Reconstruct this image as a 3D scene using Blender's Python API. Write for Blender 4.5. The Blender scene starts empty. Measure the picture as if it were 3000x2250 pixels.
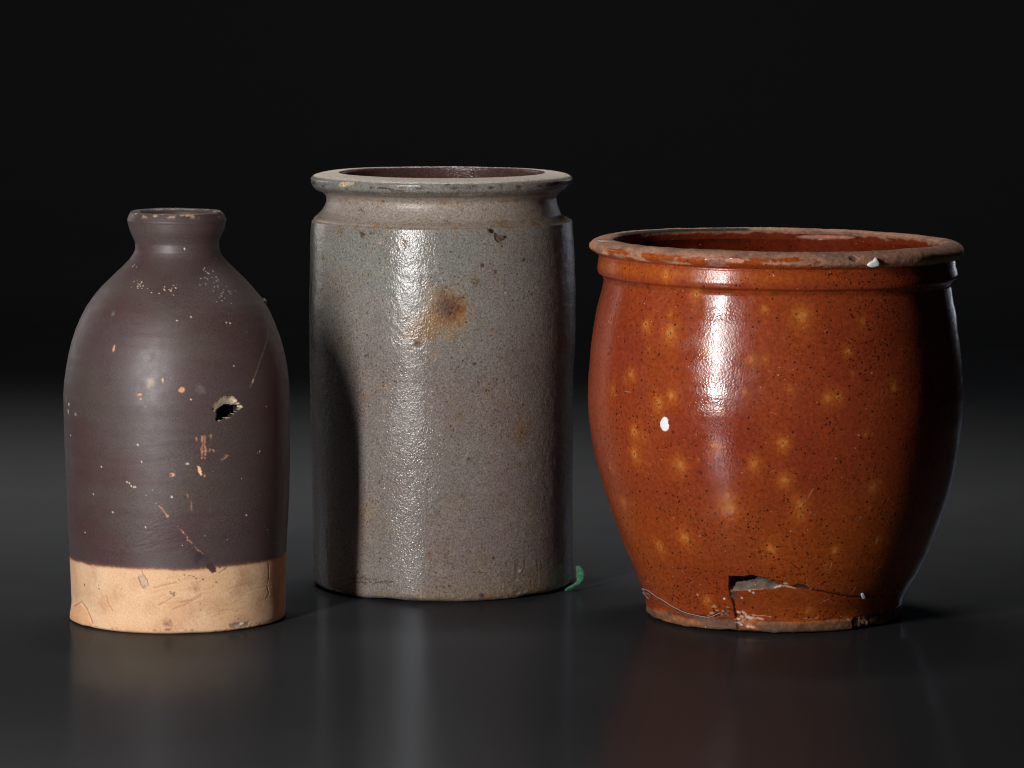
import bpy, math, random
import numpy as np

# =====================================================================
# camera, world, lamps, exposure
# =====================================================================
scene = bpy.context.scene
W, H, F = 3000.0, 2250.0, 12900.0          # photograph size and focal length in its pixels
PITCH = math.atan(1349.0 / F)
CAM_DIST = 2.58
SP, CP = math.sin(PITCH), math.cos(PITCH)

def ray(px, py):
    a = (px - W / 2) / F; b = -(py - H / 2) / F
    return a, CP + b * SP, -SP + b * CP

_dx, _dy, _dz = ray(524, 1808)
CAM_Z = -_dz * (CAM_DIST / _dy)            # the bottle's foot stands at y = 0, z = 0

cam_data = bpy.data.cameras.new('camera')
cam_data.sensor_width = 36.0
cam_data.lens = F / W * 36.0
cam_data.clip_start = 0.05
cam_data.clip_end = 60.0
cam = bpy.data.objects.new('camera', cam_data)
scene.collection.objects.link(cam)
cam.location = (0, -CAM_DIST, CAM_Z)
cam.rotation_euler = (math.pi / 2 - PITCH, 0, 0)
scene.camera = cam

world = bpy.data.worlds.new('World')
scene.world = world
world.use_nodes = True
wb = world.node_tree.nodes['Background']
wb.inputs['Color'].default_value = (0.9, 0.95, 1.0, 1)
wb.inputs['Strength'].default_value = 0.004

def strip(name, az, dist, z0, z1, width, power, colour, aim_z=0.12, spread=180.0, centre=(0.0, 0.06), aim=None):
    """a strip softbox: azimuth in degrees, 0 = at the camera's side, minus = left"""
    l = bpy.data.lights.new(name, 'AREA')
    l.shape = 'RECTANGLE'; l.size = width; l.size_y = z1 - z0
    l.energy = power; l.color = colour; l.spread = math.radians(spread)
    o = bpy.data.objects.new(name, l)
    scene.collection.objects.link(o)
    a = math.radians(az)
    p = np.array([centre[0] + dist * math.sin(a), centre[1] - dist * math.cos(a), (z0 + z1) / 2])
    d = np.array(aim or (centre[0], centre[1], aim_z)) - p
    yaw = math.atan2(d[1], d[0]); el = math.atan2(d[2], math.hypot(d[0], d[1]))
    o.location = p
    o.rotation_euler = (math.pi / 2 + el, 0, yaw - math.pi / 2)
    return o

strip('key_softbox', -30, 1.06, 0.13, 0.60, 0.055, 12.8, (1.0, 0.98, 0.975), aim_z=0.16)
strip('rear_left_softbox', -133, 1.5, 0.12, 0.80, 0.14, 1.5, (1.0, 0.985, 0.97), aim_z=0.10)
strip('rear_right_softbox', 150, 1.6, 0.08, 0.75, 0.20, 0.65, (0.80, 0.84, 1.0), aim_z=0.10)
over = bpy.data.lights.new('added_overhead_light', 'AREA')  # unseen lamp, added to make the bright floor band behind the pots
over.shape = 'RECTANGLE'; over.size = 1.3; over.size_y = 0.16; over.energy = 7.2; over.spread = math.radians(62)
over_o = bpy.data.objects.new('added_overhead_light', over)
scene.collection.objects.link(over_o)
back = bpy.data.lights.new('added_backdrop_light', 'AREA')  # another unseen lamp, added only to lift the dark backdrop a little
back.shape = 'RECTANGLE'; back.size = 1.6; back.size_y = 0.4; back.energy = 11.0
back_o = bpy.data.objects.new('added_backdrop_light', back)
scene.collection.objects.link(back_o)
back_o.location = (0.0, 2.4, 2.3); back_o.rotation_euler = (math.radians(40), 0, 0)
over_o.location = (-0.30, 0.62, 1.45); over_o.rotation_euler = (math.radians(-3), 0, 0)

scene.view_settings.view_transform = 'Standard'
scene.view_settings.look = 'None'
scene.view_settings.exposure = 0.0
scene.view_settings.gamma = 1.0
scene.view_settings.use_curve_mapping = False
scene.cycles.use_denoising = True
scene.cycles.filter_width = 1.15
scene.cycles.max_bounces = 8
scene.cycles.sample_clamp_indirect = 4.0

# =====================================================================
# small helpers
# =====================================================================
def lin(c):
    c = np.asarray(c, float) / 255.0
    return np.where(c <= 0.04045, c / 12.92, ((c + 0.055) / 1.055) ** 2.4)

def unproject(px, py, Y):
    dx, dy, dz = ray(px, py)
    t = (Y + CAM_DIST) / dy
    return t * dx, CAM_Z + t * dz

def floor_depth(py):
    dx, dy, dz = ray(W / 2, py)
    return -CAM_DIST + dy * (CAM_Z / -dz)

def smooth(a, b, x):
    t = np.clip((x - a) / (b - a), 0, 1)
    return t * t * (3 - 2 * t)

_perm = np.random.RandomState(7).permutation(4096).astype(np.int64)
_vals = np.random.RandomState(8).rand(4096)

def vnoise(x, y, z):
    xi = np.floor(x).astype(np.int64); yi = np.floor(y).astype(np.int64); zi = np.floor(z).astype(np.int64)
    fx = x - xi; fy = y - yi; fz = z - zi
    fx = fx * fx * (3 - 2 * fx); fy = fy * fy * (3 - 2 * fy); fz = fz * fz * (3 - 2 * fz)
    out = 0
    for a in (0, 1):
        wx = fx if a else 1 - fx
        ha = _perm[(xi + a) & 4095]
        for b in (0, 1):
            wy = fy if b else 1 - fy
            hb = _perm[(ha + yi + b) & 4095]
            for c in (0, 1):
                wz = fz if c else 1 - fz
                out = out + wx * wy * wz * _vals[_perm[(hb + zi + c) & 4095]]
    return out

def fbm(P, size, octaves=3, seed=0, stretch=(1, 1, 1)):
    """value noise, about 0..1, features of the given size in mm"""
    if P.ndim == 3 and P.shape[0] > 60 and P.shape[1] > 60 and size / 2 ** (octaves - 1) >= 4:
        q = 4                                             # broad noise: work on a coarse grid and interpolate
        ri = np.unique(np.append(np.arange(0, P.shape[0], q), P.shape[0] - 1)); ci = np.unique(np.append(np.arange(0, P.shape[1], q), P.shape[1] - 1))
        c = fbm(P[np.ix_(ri, ci)].reshape(-1, 3), size, octaves, seed, stretch).reshape(len(ri), len(ci))
        a = np.arange(P.shape[0]); b = np.arange(P.shape[1])
        ia = np.clip(np.searchsorted(ri, a, 'right') - 1, 0, len(ri) - 2); ib = np.clip(np.searchsorted(ci, b, 'right') - 1, 0, len(ci) - 2)
        fa = ((a - ri[ia]) / (ri[ia + 1] - ri[ia]))[:, None]; fb = ((b - ci[ib]) / (ci[ib + 1] - ci[ib]))[None, :]
        row = c[ia] * (1 - fa) + c[ia + 1] * fa
        return row[:, ib] * (1 - fb) + row[:, ib + 1] * fb
    out = np.zeros(P.shape[:-1]); amp = 1.0; tot = 0.0; s = 1.0 / size
    for k in range(octaves):
        o = 17.3 * (k + 1) + 31.7 * seed
        out += amp * vnoise(P[..., 0] * s / stretch[0] + o, P[..., 1] * s / stretch[1] + o * 1.7, P[..., 2] * s / stretch[2] + o * 0.6)
        tot += amp; amp *= 0.5; s *= 2.0
    return out / tot

def hermite(pts, spacing):
    """smooth curve through profile points (rows of z, r, cx), resampled at about the given spacing"""
    p = np.asarray(pts, float)
    d = np.hypot(np.diff(p[:, 0]), np.diff(p[:, 1])); d = np.maximum(d, 1e-4)
    u = np.concatenate([[0], np.cumsum(d)])
    sl = np.diff(p, axis=0) / d[:, None]
    m = np.zeros_like(p)
    m[0] = sl[0]; m[-1] = sl[-1]
    for i in range(1, len(p) - 1):                       # limited tangents: no overshoot
        a, b = sl[i - 1], sl[i]
        w1, w2 = 2 * d[i] + d[i - 1], d[i] + 2 * d[i - 1]
        with np.errstate(divide='ignore', invalid='ignore'):
            h = (w1 + w2) / (w1 / a + w2 / b)
        m[i] = np.where(a * b > 0, h, 0)
    n = max(2, int(round(u[-1] / spacing)))
    t = np.linspace(0, u[-1], n + 1)
    i = np.clip(np.searchsorted(u, t, side='right') - 1, 0, len(d) - 1)
    q = ((t - u[i]) / d[i])[:, None]; dd = d[i][:, None]
    return ((2 * q**3 - 3 * q**2 + 1) * p[i] + (q**3 - 2 * q**2 + q) * dd * m[i]
            + (-2 * q**3 + 3 * q**2) * p[i + 1] + (q**3 - q**2) * dd * m[i + 1])

def poly_dist(u, v, poly):
    """signed distance, negative inside"""
    best = np.full(u.shape, 1e9); ins = np.zeros(u.shape, bool)
    n = len(poly)
    for k in range(n):
        x0, y0 = poly[k]; x1, y1 = poly[(k + 1) % n]
        ex, ey = x1 - x0, y1 - y0
        L = ex * ex + ey * ey + 1e-12
        t = np.clip(((u - x0) * ex + (v - y0) * ey) / L, 0, 1)
        best = np.minimum(best, np.hypot(u - x0 - t * ex, v - y0 - t * ey))
        c = ((y0 > v) != (y1 > v)) & (u < (x1 - x0) * (v - y0) / (y1 - y0 + 1e-12) + x0)
        ins ^= c
    return np.where(ins, -best, best)

def line_dist(u, v, pts):
    best = np.full(u.shape, 1e9); along = np.zeros(u.shape)
    acc = 0.0
    for k in range(len(pts) - 1):
        x0, y0 = pts[k]; x1, y1 = pts[k + 1]
        ex, ey = x1 - x0, y1 - y0
        L2 = ex * ex + ey * ey + 1e-12
        t = np.clip(((u - x0) * ex + (v - y0) * ey) / L2, 0, 1)
        d = np.hypot(u - x0 - t * ex, v - y0 - t * ey)
        m = d < best
        best = np.where(m, d, best); along = np.where(m, acc + t * math.sqrt(L2), along)
        acc += math.sqrt(L2)
    return best, along / max(acc, 1e-9)

# =====================================================================
# a thrown pot: one dense grid of rings, with colour, gloss and relief of its own
# =====================================================================
MM = 1000.0

class Pot:
    def __init__(self, base_px, base_py, spacing, front_cols, back_cols, tilt=0.0):
        self.Y = floor_depth(base_py)
        X, Z = unproject(base_px, base_py, self.Y)
        self.X = X
        self.k = MM * (self.Y + CAM_DIST) / F / (CP)       # about mm for a pixel at the axis
        self.bpx, self.bpy = base_px, base_py
        self.spacing = spacing
        a = math.radians(112)
        f = np.linspace(-a, a, front_cols)
        b = np.linspace(a, 2 * math.pi - a, back_cols + 2)[1:-1]
        self.theta = np.concatenate([f, b])
        self.nf = front_cols
        self.tilt = tilt; self.nod = 0.0
        self.rows = []          # z, r, cx
        self.tags = []          # section of each row

    def pt(self, py, r_px=None, xl=None, xr=None, cpx=None):
        _, z = unproject(self.bpx, py, self.Y)
        if r_px is None:
            x0, _ = unproject(xl, py, self.Y); x1, _ = unproject(xr, py, self.Y)
            return (z * MM, (x1 - x0) / 2 * MM, ((x0 + x1) / 2 - self.X) * MM)
        c = 0.0
        if cpx is not None:
            c = (unproject(cpx, py, self.Y)[0] - self.X) * MM
        x0, _ = unproject(self.bpx - r_px, py, self.Y)
        return (z * MM, (self.X - x0) * MM, c)

    def section(self, tag, pts, spacing=None):
        rows = hermite(pts, spacing or self.spacing)
        if self.rows:
            rows = rows[1:]
        self.rows += [tuple(r) for r in rows]
        self.tags += [tag] * len(rows)

    def finish_profile(self):
        R = np.array(self.rows)
        self.z, self.r, self.cx = R[:, 0], np.maximum(R[:, 1], 0.05), R[:, 2]
        self.tag = np.array(self.tags)
        self.s = np.concatenate([[0], np.cumsum(np.hypot(np.diff(self.z), np.diff(self.r)))])
        st, ct = np.sin(self.theta), np.cos(self.theta)
        P = np.zeros((len(R), len(self.theta), 3))
        P[..., 0] = self.cx[:, None] + self.r[:, None] * st
        P[..., 1] = -self.r[:, None] * ct
        P[..., 2] = self.z[:, None]
        zt = self.z.max()
        P[..., 2] -= self.tilt * P[..., 0] * np.clip(self.z[:, None] / zt, 0, 1)
        P[..., 2] += self.nod * P[..., 1] * np.clip(self.z[:, None] / zt, 0, 1) ** 6
        self.P = P
        self.N = self.normals(P)
        n = P.shape[:2]
        self.col = np.zeros(n + (3,)); self.rough = np.full(n, 0.5)
        self.disp = np.zeros(n); self.hole = np.zeros(n, bool)
        self.fx = np.zeros(n); self.grain = np.ones(n); self.inward = np.zeros(n)
        # where each point of the surface shows in the photograph: used only to look up the spot a traced mark sits on
        Yw = P[..., 1] / MM + self.Y + CAM_DIST; Xw = P[..., 0] / MM + self.X; Zw = P[..., 2] / MM - CAM_Z
        fw = Yw * CP - Zw * SP; up = Yw * SP + Zw * CP
        self.px = W / 2 + F * Xw / fw; self.py = H / 2 - F * up / fw
        away = (-self.N[..., 1] + 0.10 * self.N[..., 2] < -0.03) & ~self.rowmask('interior', 'inner_lip')[:, None]
        self.px = np.where(away, 1e5, self.px)            # a mark never sits on the side turned away
        self.jit = (fbm(P, 1.6, 2, 3) - 0.5), (fbm(P, 1.6, 2, 4) - 0.5)

    @staticmethod
    def normals(P):
        tr = np.gradient(P, axis=0)
        tc = np.roll(P, -1, axis=1) - np.roll(P, 1, axis=1)
        n = np.cross(tr, tc)
        return n / np.maximum(np.linalg.norm(n, axis=2, keepdims=True), 1e-12)

    def rowmask(self, *tags):
        return np.isin(self.tag, tags)

    def locate(self, x, y, inner=False):
        if inner:
            rows = np.where(self.rowmask('interior', 'inner_lip'))[0]; cols = np.arange(self.nf - 1, len(self.theta))
        else:
            rows = np.where(~self.rowmask('interior', 'underside', 'inner_lip'))[0]; cols = np.arange(self.nf)
            cols = cols[np.abs(self.theta[cols]) < math.radians(92)]
        if not hasattr(self, 'cache'): self.cache = {}
        if inner not in self.cache:
            rc, cc = rows[::8], cols[::8]
            self.cache[inner] = (rc, cc, self.px[np.ix_(rc, cc)], self.py[np.ix_(rc, cc)])
        rc, cc, X, Y = self.cache[inner]
        i, j = np.unravel_index(np.argmin((X - x) ** 2 + (Y - y) ** 2), X.shape)
        r0, c0 = np.searchsorted(rows, rc[i]), np.searchsorted(cols, cc[j])
        rows = rows[max(0, r0 - 12):r0 + 13]; cols = cols[max(0, c0 - 12):c0 + 13]
        d = (self.px[np.ix_(rows, cols)] - x) ** 2 + (self.py[np.ix_(rows, cols)] - y) ** 2
        i, j = np.unravel_index(np.argmin(d), d.shape)
        return rows[i], cols[j]

    def window(self, i, j, rad):
        i0 = np.searchsorted(self.s, self.s[i] - rad); i1 = np.searchsorted(self.s, self.s[i] + rad) + 1
        dt = np.angle(np.exp(1j * (self.theta - self.theta[j])))
        cols = np.where(np.abs(dt) * self.r[i] < rad)[0]
        if len(cols) == 0: cols = np.array([j])
        ix = np.ix_(np.arange(i0, min(i1, len(self.s))), cols)
        u = dt[cols][None, :] * self.r[i] + np.zeros((ix[0].shape[0], 1))
        v = self.s[ix[0][:, 0]][:, None] - self.s[i] + np.zeros((1, len(cols)))
        return ix, u, v

    def to_uv(self, i, j, pts, inner=False):
        out = []
        for x, y in pts:
            a, b = self.locate(x, y, inner)
            out.append((float(np.angle(np.exp(1j * (self.theta[b] - self.theta[j]))) * self.r[i]), float(self.s[a] - self.s[i])))
        return out

    def blend(self, ix, m, colour=None, rough=None, disp=None, grain=None, fx=None):
        if colour is not None:
            c = np.asarray(colour)
            self.col[ix] = self.col[ix] * (1 - m[..., None]) + c * m[..., None]
        if rough is not None: self.rough[ix] = self.rough[ix] * (1 - m) + rough * m
        if grain is not None: self.grain[ix] = self.grain[ix] * (1 - m) + grain * m
        if fx is not None: self.fx[ix] = self.fx[ix] * (1 - m) + fx * m
        if disp is not None: self.disp[ix] += disp * m

    def blob(self, x, y, rx, ry=None, colour=None, alpha=1.0, soft=0.5, jit=1.0, ang=0.0, inner=False, **kw):
        """radii in photograph pixels; soft 0..1 = share of the radius that fades"""
        ry = ry or rx
        rx, ry = rx * self.k, ry * self.k
        i, j = self.locate(x, y, inner)
        ix, u, v = self.window(i, j, max(rx, ry) * 1.7 + 1)
        a = math.radians(ang)
        u = u + self.jit[0][ix] * jit * min(rx, ry); v = v + self.jit[1][ix] * jit * min(rx, ry)
        uu, vv = u * math.cos(a) + v * math.sin(a), -u * math.sin(a) + v * math.cos(a)
        d = np.sqrt((uu / rx) ** 2 + (vv / ry) ** 2)
        m = alpha * (1 - smooth(1 - soft, 1 + soft * 0.6, d))
        self.blend(ix, m, lin(colour) if colour is not None else None, **kw)

    def poly(self, pts, colour=None, alpha=1.0, soft=0.4, jit=0.6, inner=False, **kw):
        cx = sum(p[0] for p in pts) / len(pts); cy = sum(p[1] for p in pts) / len(pts)
        i, j = self.locate(cx, cy, inner)
        uv = self.to_uv(i, j, pts, inner)
        rad = max(math.hypot(*p) for p in uv) + 2.5
        ix, u, v = self.window(i, j, rad)
        d = poly_dist(u + self.jit[0][ix] * jit, v + self.jit[1][ix] * jit, uv)
        m = alpha * (1 - smooth(-soft, soft, d))
        self.blend(ix, m, lin(colour) if colour is not None else None, **kw)
        return ix, d, u, v

    def stroke(self, pts, width, colour=None, alpha=1.0, soft=0.35, jit=0.35, broken=0.0, inner=False, **kw):
        """width in photograph pixels"""
        w = width * self.k / 2
        mid = pts[len(pts) // 2]
        i, j = self.locate(*mid, inner)
        uv = self.to_uv(i, j, pts, inner)
        rad = max(math.hypot(*p) for p in uv) + 2
        ix, u, v = self.window(i, j, rad)
        d, t = line_dist(u + self.jit[0][ix] * jit, v + self.jit[1][ix] * jit, uv)
        m = alpha * (1 - smooth(w * 0.5, w + soft, d))
        if broken:
            m = m * smooth(broken - 0.1, broken + 0.1, fbm(self.P[ix], 2.2, 2, 11))
        self.blend(ix, m, lin(colour) if colour is not None else None, **kw)

    def build(self, root, material, cells, names, labels={}):
        """cells: integer label of every cell (rows-1, cols); one mesh object for each label"""
        V = self.P + self.N * self.disp[..., None]
        V[..., 0] -= np.sin(self.theta)[None, :] * self.inward; V[..., 1] += np.cos(self.theta)[None, :] * self.inward
        N = self.normals(V)
        R, C = self.disp.shape
        ids = np.arange(R * C).reshape(R, C)
        nx = np.roll(ids, -1, axis=1)
        quads = np.stack([ids[:-1], ids[1:], nx[1:], nx[:-1]], axis=-1)
        hc = self.hole
        dead = hc[:-1] | hc[1:] | np.roll(hc, -1, 1)[:-1] | np.roll(hc, -1, 1)[1:]
        Vf = V.reshape(-1, 3) / MM; Nf = N.reshape(-1, 3)
        colf = self.col.reshape(-1, 3); rf = self.rough.ravel(); ff = self.fx.ravel(); gf = self.grain.ravel()
        objs = {}
        for key, name in names.items():
            q = quads[(cells == key) & ~dead]
            if len(q) == 0: continue
            used, inv = np.unique(q.ravel(), return_inverse=True)
            me = bpy.data.meshes.new(name)
            n = len(q)
            me.vertices.add(len(used)); me.vertices.foreach_set('co', Vf[used].ravel())
            me.loops.add(4 * n); me.loops.foreach_set('vertex_index', inv.astype(np.int32).ravel())
            me.polygons.add(n); me.polygons.foreach_set('loop_start', np.arange(0, 4 * n, 4, dtype=np.int32))
            me.polygons.foreach_set('use_smooth', np.ones(n, bool))
            me.update(calc_edges=True)
            at = me.attributes.new('col', 'FLOAT_COLOR', 'POINT')
            c4 = np.ones((len(used), 4)); c4[:, :3] = np.clip(colf[used], 0, 1)
            at.data.foreach_set('color', c4.ravel())
            for nm, arr in (('rough', rf), ('fx', ff), ('grain', gf)):
                at = me.attributes.new(nm, 'FLOAT', 'POINT'); at.data.foreach_set('value', arr[used])
            me.normals_split_custom_set_from_vertices(Nf[used].tolist())
            me.materials.append(material)
            o = bpy.data.objects.new(name, me)
            scene.collection.objects.link(o)
            o.parent = root
            if key in labels: o['label'] = labels[key]
            objs[key] = o
        return objs

def thing(name, label, cat, loc, group=None):
    o = bpy.data.objects.new(name, None)
    o.empty_display_size = 0.05
    scene.collection.objects.link(o)
    o.location = loc
    o['label'] = label; o['category'] = cat
    if group: o['group'] = group
    return o

def mesh_obj(name, verts, faces, material, parent=None, smooth_shade=True):
    me = bpy.data.meshes.new(name)
    me.from_pydata([tuple(v) for v in verts], [], faces)
    if smooth_shade:
        for p in me.polygons: p.use_smooth = True
    me.materials.append(material)
    o = bpy.data.objects.new(name, me)
    scene.collection.objects.link(o)
    if parent: o.parent = parent
    return o

# =====================================================================
# materials
# =====================================================================
class NT:
    def __init__(self, name):
        self.m = bpy.data.materials.new(name); self.m.use_nodes = True
        self.t = self.m.node_tree; self.t.nodes.clear()
        self.out = self.t.nodes.new('ShaderNodeOutputMaterial')
        self.b = self.t.nodes.new('ShaderNodeBsdfPrincipled')
        self.t.links.new(self.b.outputs[0], self.out.inputs[0])
        self.co = self.t.nodes.new('ShaderNodeTexCoord').outputs['Object']
    def n(self, kind, **kw):
        nd = self.t.nodes.new(kind)
        for k, v in kw.items(): setattr(nd, k, v)
        return nd
    def set(self, sock, v):
        if hasattr(v, 'is_output') or isinstance(v, bpy.types.NodeSocket): self.t.links.new(v, sock)
        else: sock.default_value = v
    def math(self, op, a, b=0.0, c=0.0, clamp=False):
        nd = self.n('ShaderNodeMath', operation=op, use_clamp=clamp)
        for s, v in zip(nd.inputs, (a, b, c)): self.set(s, v)
        return nd.outputs[0]
    def noise(self, size_mm, detail=3.0, rough=0.5, stretch=None, co=None):
        nd = self.n('ShaderNodeTexNoise')
        c = co or self.co
        if stretch:
            mp = self.n('ShaderNodeMapping'); mp.inputs['Scale'].default_value = stretch
            self.set(mp.inputs[0], c); c = mp.outputs[0]
        self.set(nd.inputs['Vector'], c)
        nd.inputs['Scale'].default_value = 1000.0 / size_mm
        nd.inputs['Detail'].default_value = detail; nd.inputs['Roughness'].default_value = rough
        return nd.outputs['Fac']
    def voronoi(self, size_mm, rnd=1.0, co=None):
        nd = self.n('ShaderNodeTexVoronoi')
        self.set(nd.inputs['Vector'], co or self.co)
        nd.inputs['Scale'].default_value = 1000.0 / size_mm
        nd.inputs['Randomness'].default_value = rnd
        return nd.outputs['Distance'], nd.outputs['Color']
    def specks(self, size_mm, radius, density):
        """mask of scattered dots; density 0..1 is the share of cells that carry one"""
        wob = self.n('ShaderNodeTexNoise'); self.set(wob.inputs['Vector'], self.co)
        wob.inputs['Scale'].default_value = 1000.0 / (size_mm * 0.45); wob.inputs['Detail'].default_value = 1.0
        va = self.n('ShaderNodeVectorMath', operation='SCALE'); self.set(va.inputs[0], wob.outputs['Color']); va.inputs['Scale'].default_value = size_mm * 0.0005
        vb = self.n('ShaderNodeVectorMath', operation='ADD'); self.set(vb.inputs[0], self.co); self.set(vb.inputs[1], va.outputs[0])
        d, c = self.voronoi(size_mm, co=vb.outputs[0])
        sep = self.n('ShaderNodeSeparateColor'); self.set(sep.inputs[0], c)
        rad = self.math('MULTIPLY', self.math('ADD', sep.outputs[1], 0.35), radius)
        dot = self.math('MULTIPLY', self.math('SUBTRACT', rad, d), 14.0, clamp=True)
        pick = self.math('LESS_THAN', sep.outputs[0], density)
        return self.math('MULTIPLY', dot, pick)
    def mix(self, fac, a, b, mode='MIX'):
        nd = self.n('ShaderNodeMix', data_type='RGBA', blend_type=mode)
        self.set(nd.inputs[0], fac); self.set(nd.inputs[6], a); self.set(nd.inputs[7], b)
        return nd.outputs[2]
    def ramp(self, v, lo, hi, a=0.0, b=1.0):
        nd = self.n('ShaderNodeMapRange')
        for s, x in zip(nd.inputs, (v, lo, hi, a, b)): self.set(s, x)
        return nd.outputs[0]
    def attr(self, name, vec=False):
        nd = self.n('ShaderNodeAttribute', attribute_name=name)
        return nd.outputs['Color'] if vec else nd.outputs['Fac']
    def bump(self, h, dist_mm, strength=1.0, prev=None):
        nd = self.n('ShaderNodeBump')
        self.set(nd.inputs['Strength'], strength); nd.inputs['Distance'].default_value = dist_mm / 1000.0
        self.set(nd.inputs['Height'], h)
        if prev is not None: self.set(nd.inputs['Normal'], prev)
        return nd.outputs[0]

def rgb(c): return tuple(float(x) for x in lin(c)) + (1.0,)

def mat_bottle():
    t = NT('dark_slip_and_buff_clay')
    col = t.attr('col', True)
    g = t.noise(1.0, 4, 0.75)
    fx = t.attr('fx')
    col = t.mix(t.math('ADD', t.math('MULTIPLY', fx, 0.6), 0.4, clamp=True), col, t.mix(1.0, col, t.mix(t.ramp(g, 0.34, 0.66), (0.64, 0.64, 0.64, 1), (1.38, 1.36, 1.34, 1)), 'MULTIPLY'))
    fx = t.attr('fx')                                     # 1 on the slip, 0 on the bare clay
    sp = t.specks(4.2, 0.085, t.math('MULTIPLY', fx, 0.16))
    col = t.mix(sp, col, rgb((205, 190, 175)))
    sp2 = t.specks(3.5, 0.12, t.math('MULTIPLY', t.math('SUBTRACT', 1.0, fx, clamp=True), 0.20))
    col = t.mix(t.math('MULTIPLY', sp2, 0.8), col, rgb((95, 62, 40)))
    t.set(t.b.inputs['Base Color'], col)
    r = t.attr('rough')
    t.set(t.b.inputs['Roughness'], t.math('ADD', r, t.ramp(t.noise(6, 3), 0.3, 0.7, -0.05, 0.05)))
    gr = t.attr('grain')
    b1 = t.bump(t.noise(0.9, 3, 0.65), 0.14, t.math('MULTIPLY', gr, 0.6))
    b2 = t.bump(t.noise(2.4, 3, 0.55, stretch=(0.25, 0.25, 1.6)), 0.10, t.math('MULTIPLY', gr, 0.15), b1)
    t.set(t.b.inputs['Normal'], b2)
    t.b.inputs['Specular IOR Level'].default_value = 0.5
    return t.m

def mat_jar():
    t = NT('salt_glazed_stoneware')
    col = t.attr('col', True)
    ol = t.math('MULTIPLY', t.ramp(t.noise(7.0, 4, 0.7), 0.50, 0.66), 0.45, clamp=True)
    col = t.mix(ol, col, t.mix(1.0, col, (0.86, 0.76, 0.56, 1), 'MULTIPLY'))
    g = t.noise(1.1, 4, 0.8)
    col = t.mix(1.0, col, t.mix(t.ramp(g, 0.36, 0.64), (0.56, 0.55, 0.54, 1), (1.40, 1.39, 1.38, 1)), 'MULTIPLY')
    fx = t.attr('fx')                                     # 1 where salt glaze pits show
    sp = t.specks(2.3, 0.22, t.math('MULTIPLY', fx, 0.7))
    col = t.mix(t.math('MULTIPLY', sp, 0.75), col, rgb((48, 38, 30)))
    t.set(t.b.inputs['Base Color'], col)
    r = t.attr('rough')
    t.set(t.b.inputs['Roughness'], t.math('ADD', r, t.ramp(t.noise(9, 3), 0.3, 0.7, -0.06, 0.06)))
    gr = t.attr('grain')
    peel = t.noise(1.15, 1.0, 0.5)
    b1 = t.bump(peel, 0.30, t.math('MULTIPLY', gr, 0.7))
    b2 = t.bump(t.noise(0.5, 2, 0.5), 0.14, t.math('MULTIPLY', gr, 0.5), b1)
    t.set(t.b.inputs['Normal'], b2)
    t.b.inputs['Specular IOR Level'].default_value = 0.45
    return t.m

def mat_crock():
    t = NT('lead_glazed_redware')
    col = t.attr('col', True)
    g = t.noise(2.2, 5, 0.75)
    col = t.mix(1.0, col, t.mix(t.ramp(g, 0.34, 0.66), (0.72, 0.68, 0.64, 1), (1.26, 1.28, 1.3, 1)), 'MULTIPLY')
    fx = t.attr('fx')                                     # share of iron specks in the glaze
    sp = t.specks(2.3, 0.27, t.math('MULTIPLY', fx, 1.3))
    col = t.mix(t.math('MULTIPLY', sp, 0.85), col, rgb((38, 18, 16)))
    sp3 = t.specks(1.6, 0.32, fx)
    col = t.mix(t.math('MULTIPLY', sp3, 0.7), col, rgb((60, 26, 16)))
    gr = t.attr('grain')
    sp2 = t.specks(3.6, 0.10, 0.45)
    col = t.mix(t.math('MULTIPLY', sp2, 0.8), col, rgb((225, 175, 140)))
    t.set(t.b.inputs['Base Color'], col)
    r = t.attr('rough')
    t.set(t.b.inputs['Roughness'], t.math('ADD', r, t.ramp(t.noise(8, 4), 0.35, 0.7, -0.03, 0.06)))
    b1 = t.bump(t.noise(1.25, 1.5, 0.5), 0.13, t.math('MULTIPLY', gr, 0.6))
    b2 = t.bump(t.noise(9.0, 2, 0.5), 0.30, 0.4, b1)
    t.set(t.b.inputs['Normal'], b2)
    t.b.inputs['Specular IOR Level'].default_value = 0.42
    return t.m

def mat_plain(name, c, rough=0.8, grain_mm=0.6, bump_mm=0.1, var=0.2):
    t = NT(name)
    g = t.noise(grain_mm, 3, 0.6)
    a = rgb(c)
    col = t.mix(t.ramp(g, 0.3, 0.7), tuple(x * (1 - var) for x in a[:3]) + (1,), tuple(min(1, x * (1 + var)) for x in a[:3]) + (1,))
    t.set(t.b.inputs['Base Color'], col)
    t.b.inputs['Roughness'].default_value = rough
    t.set(t.b.inputs['Normal'], t.bump(g, bump_mm, 0.6))
    return t.m

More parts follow.
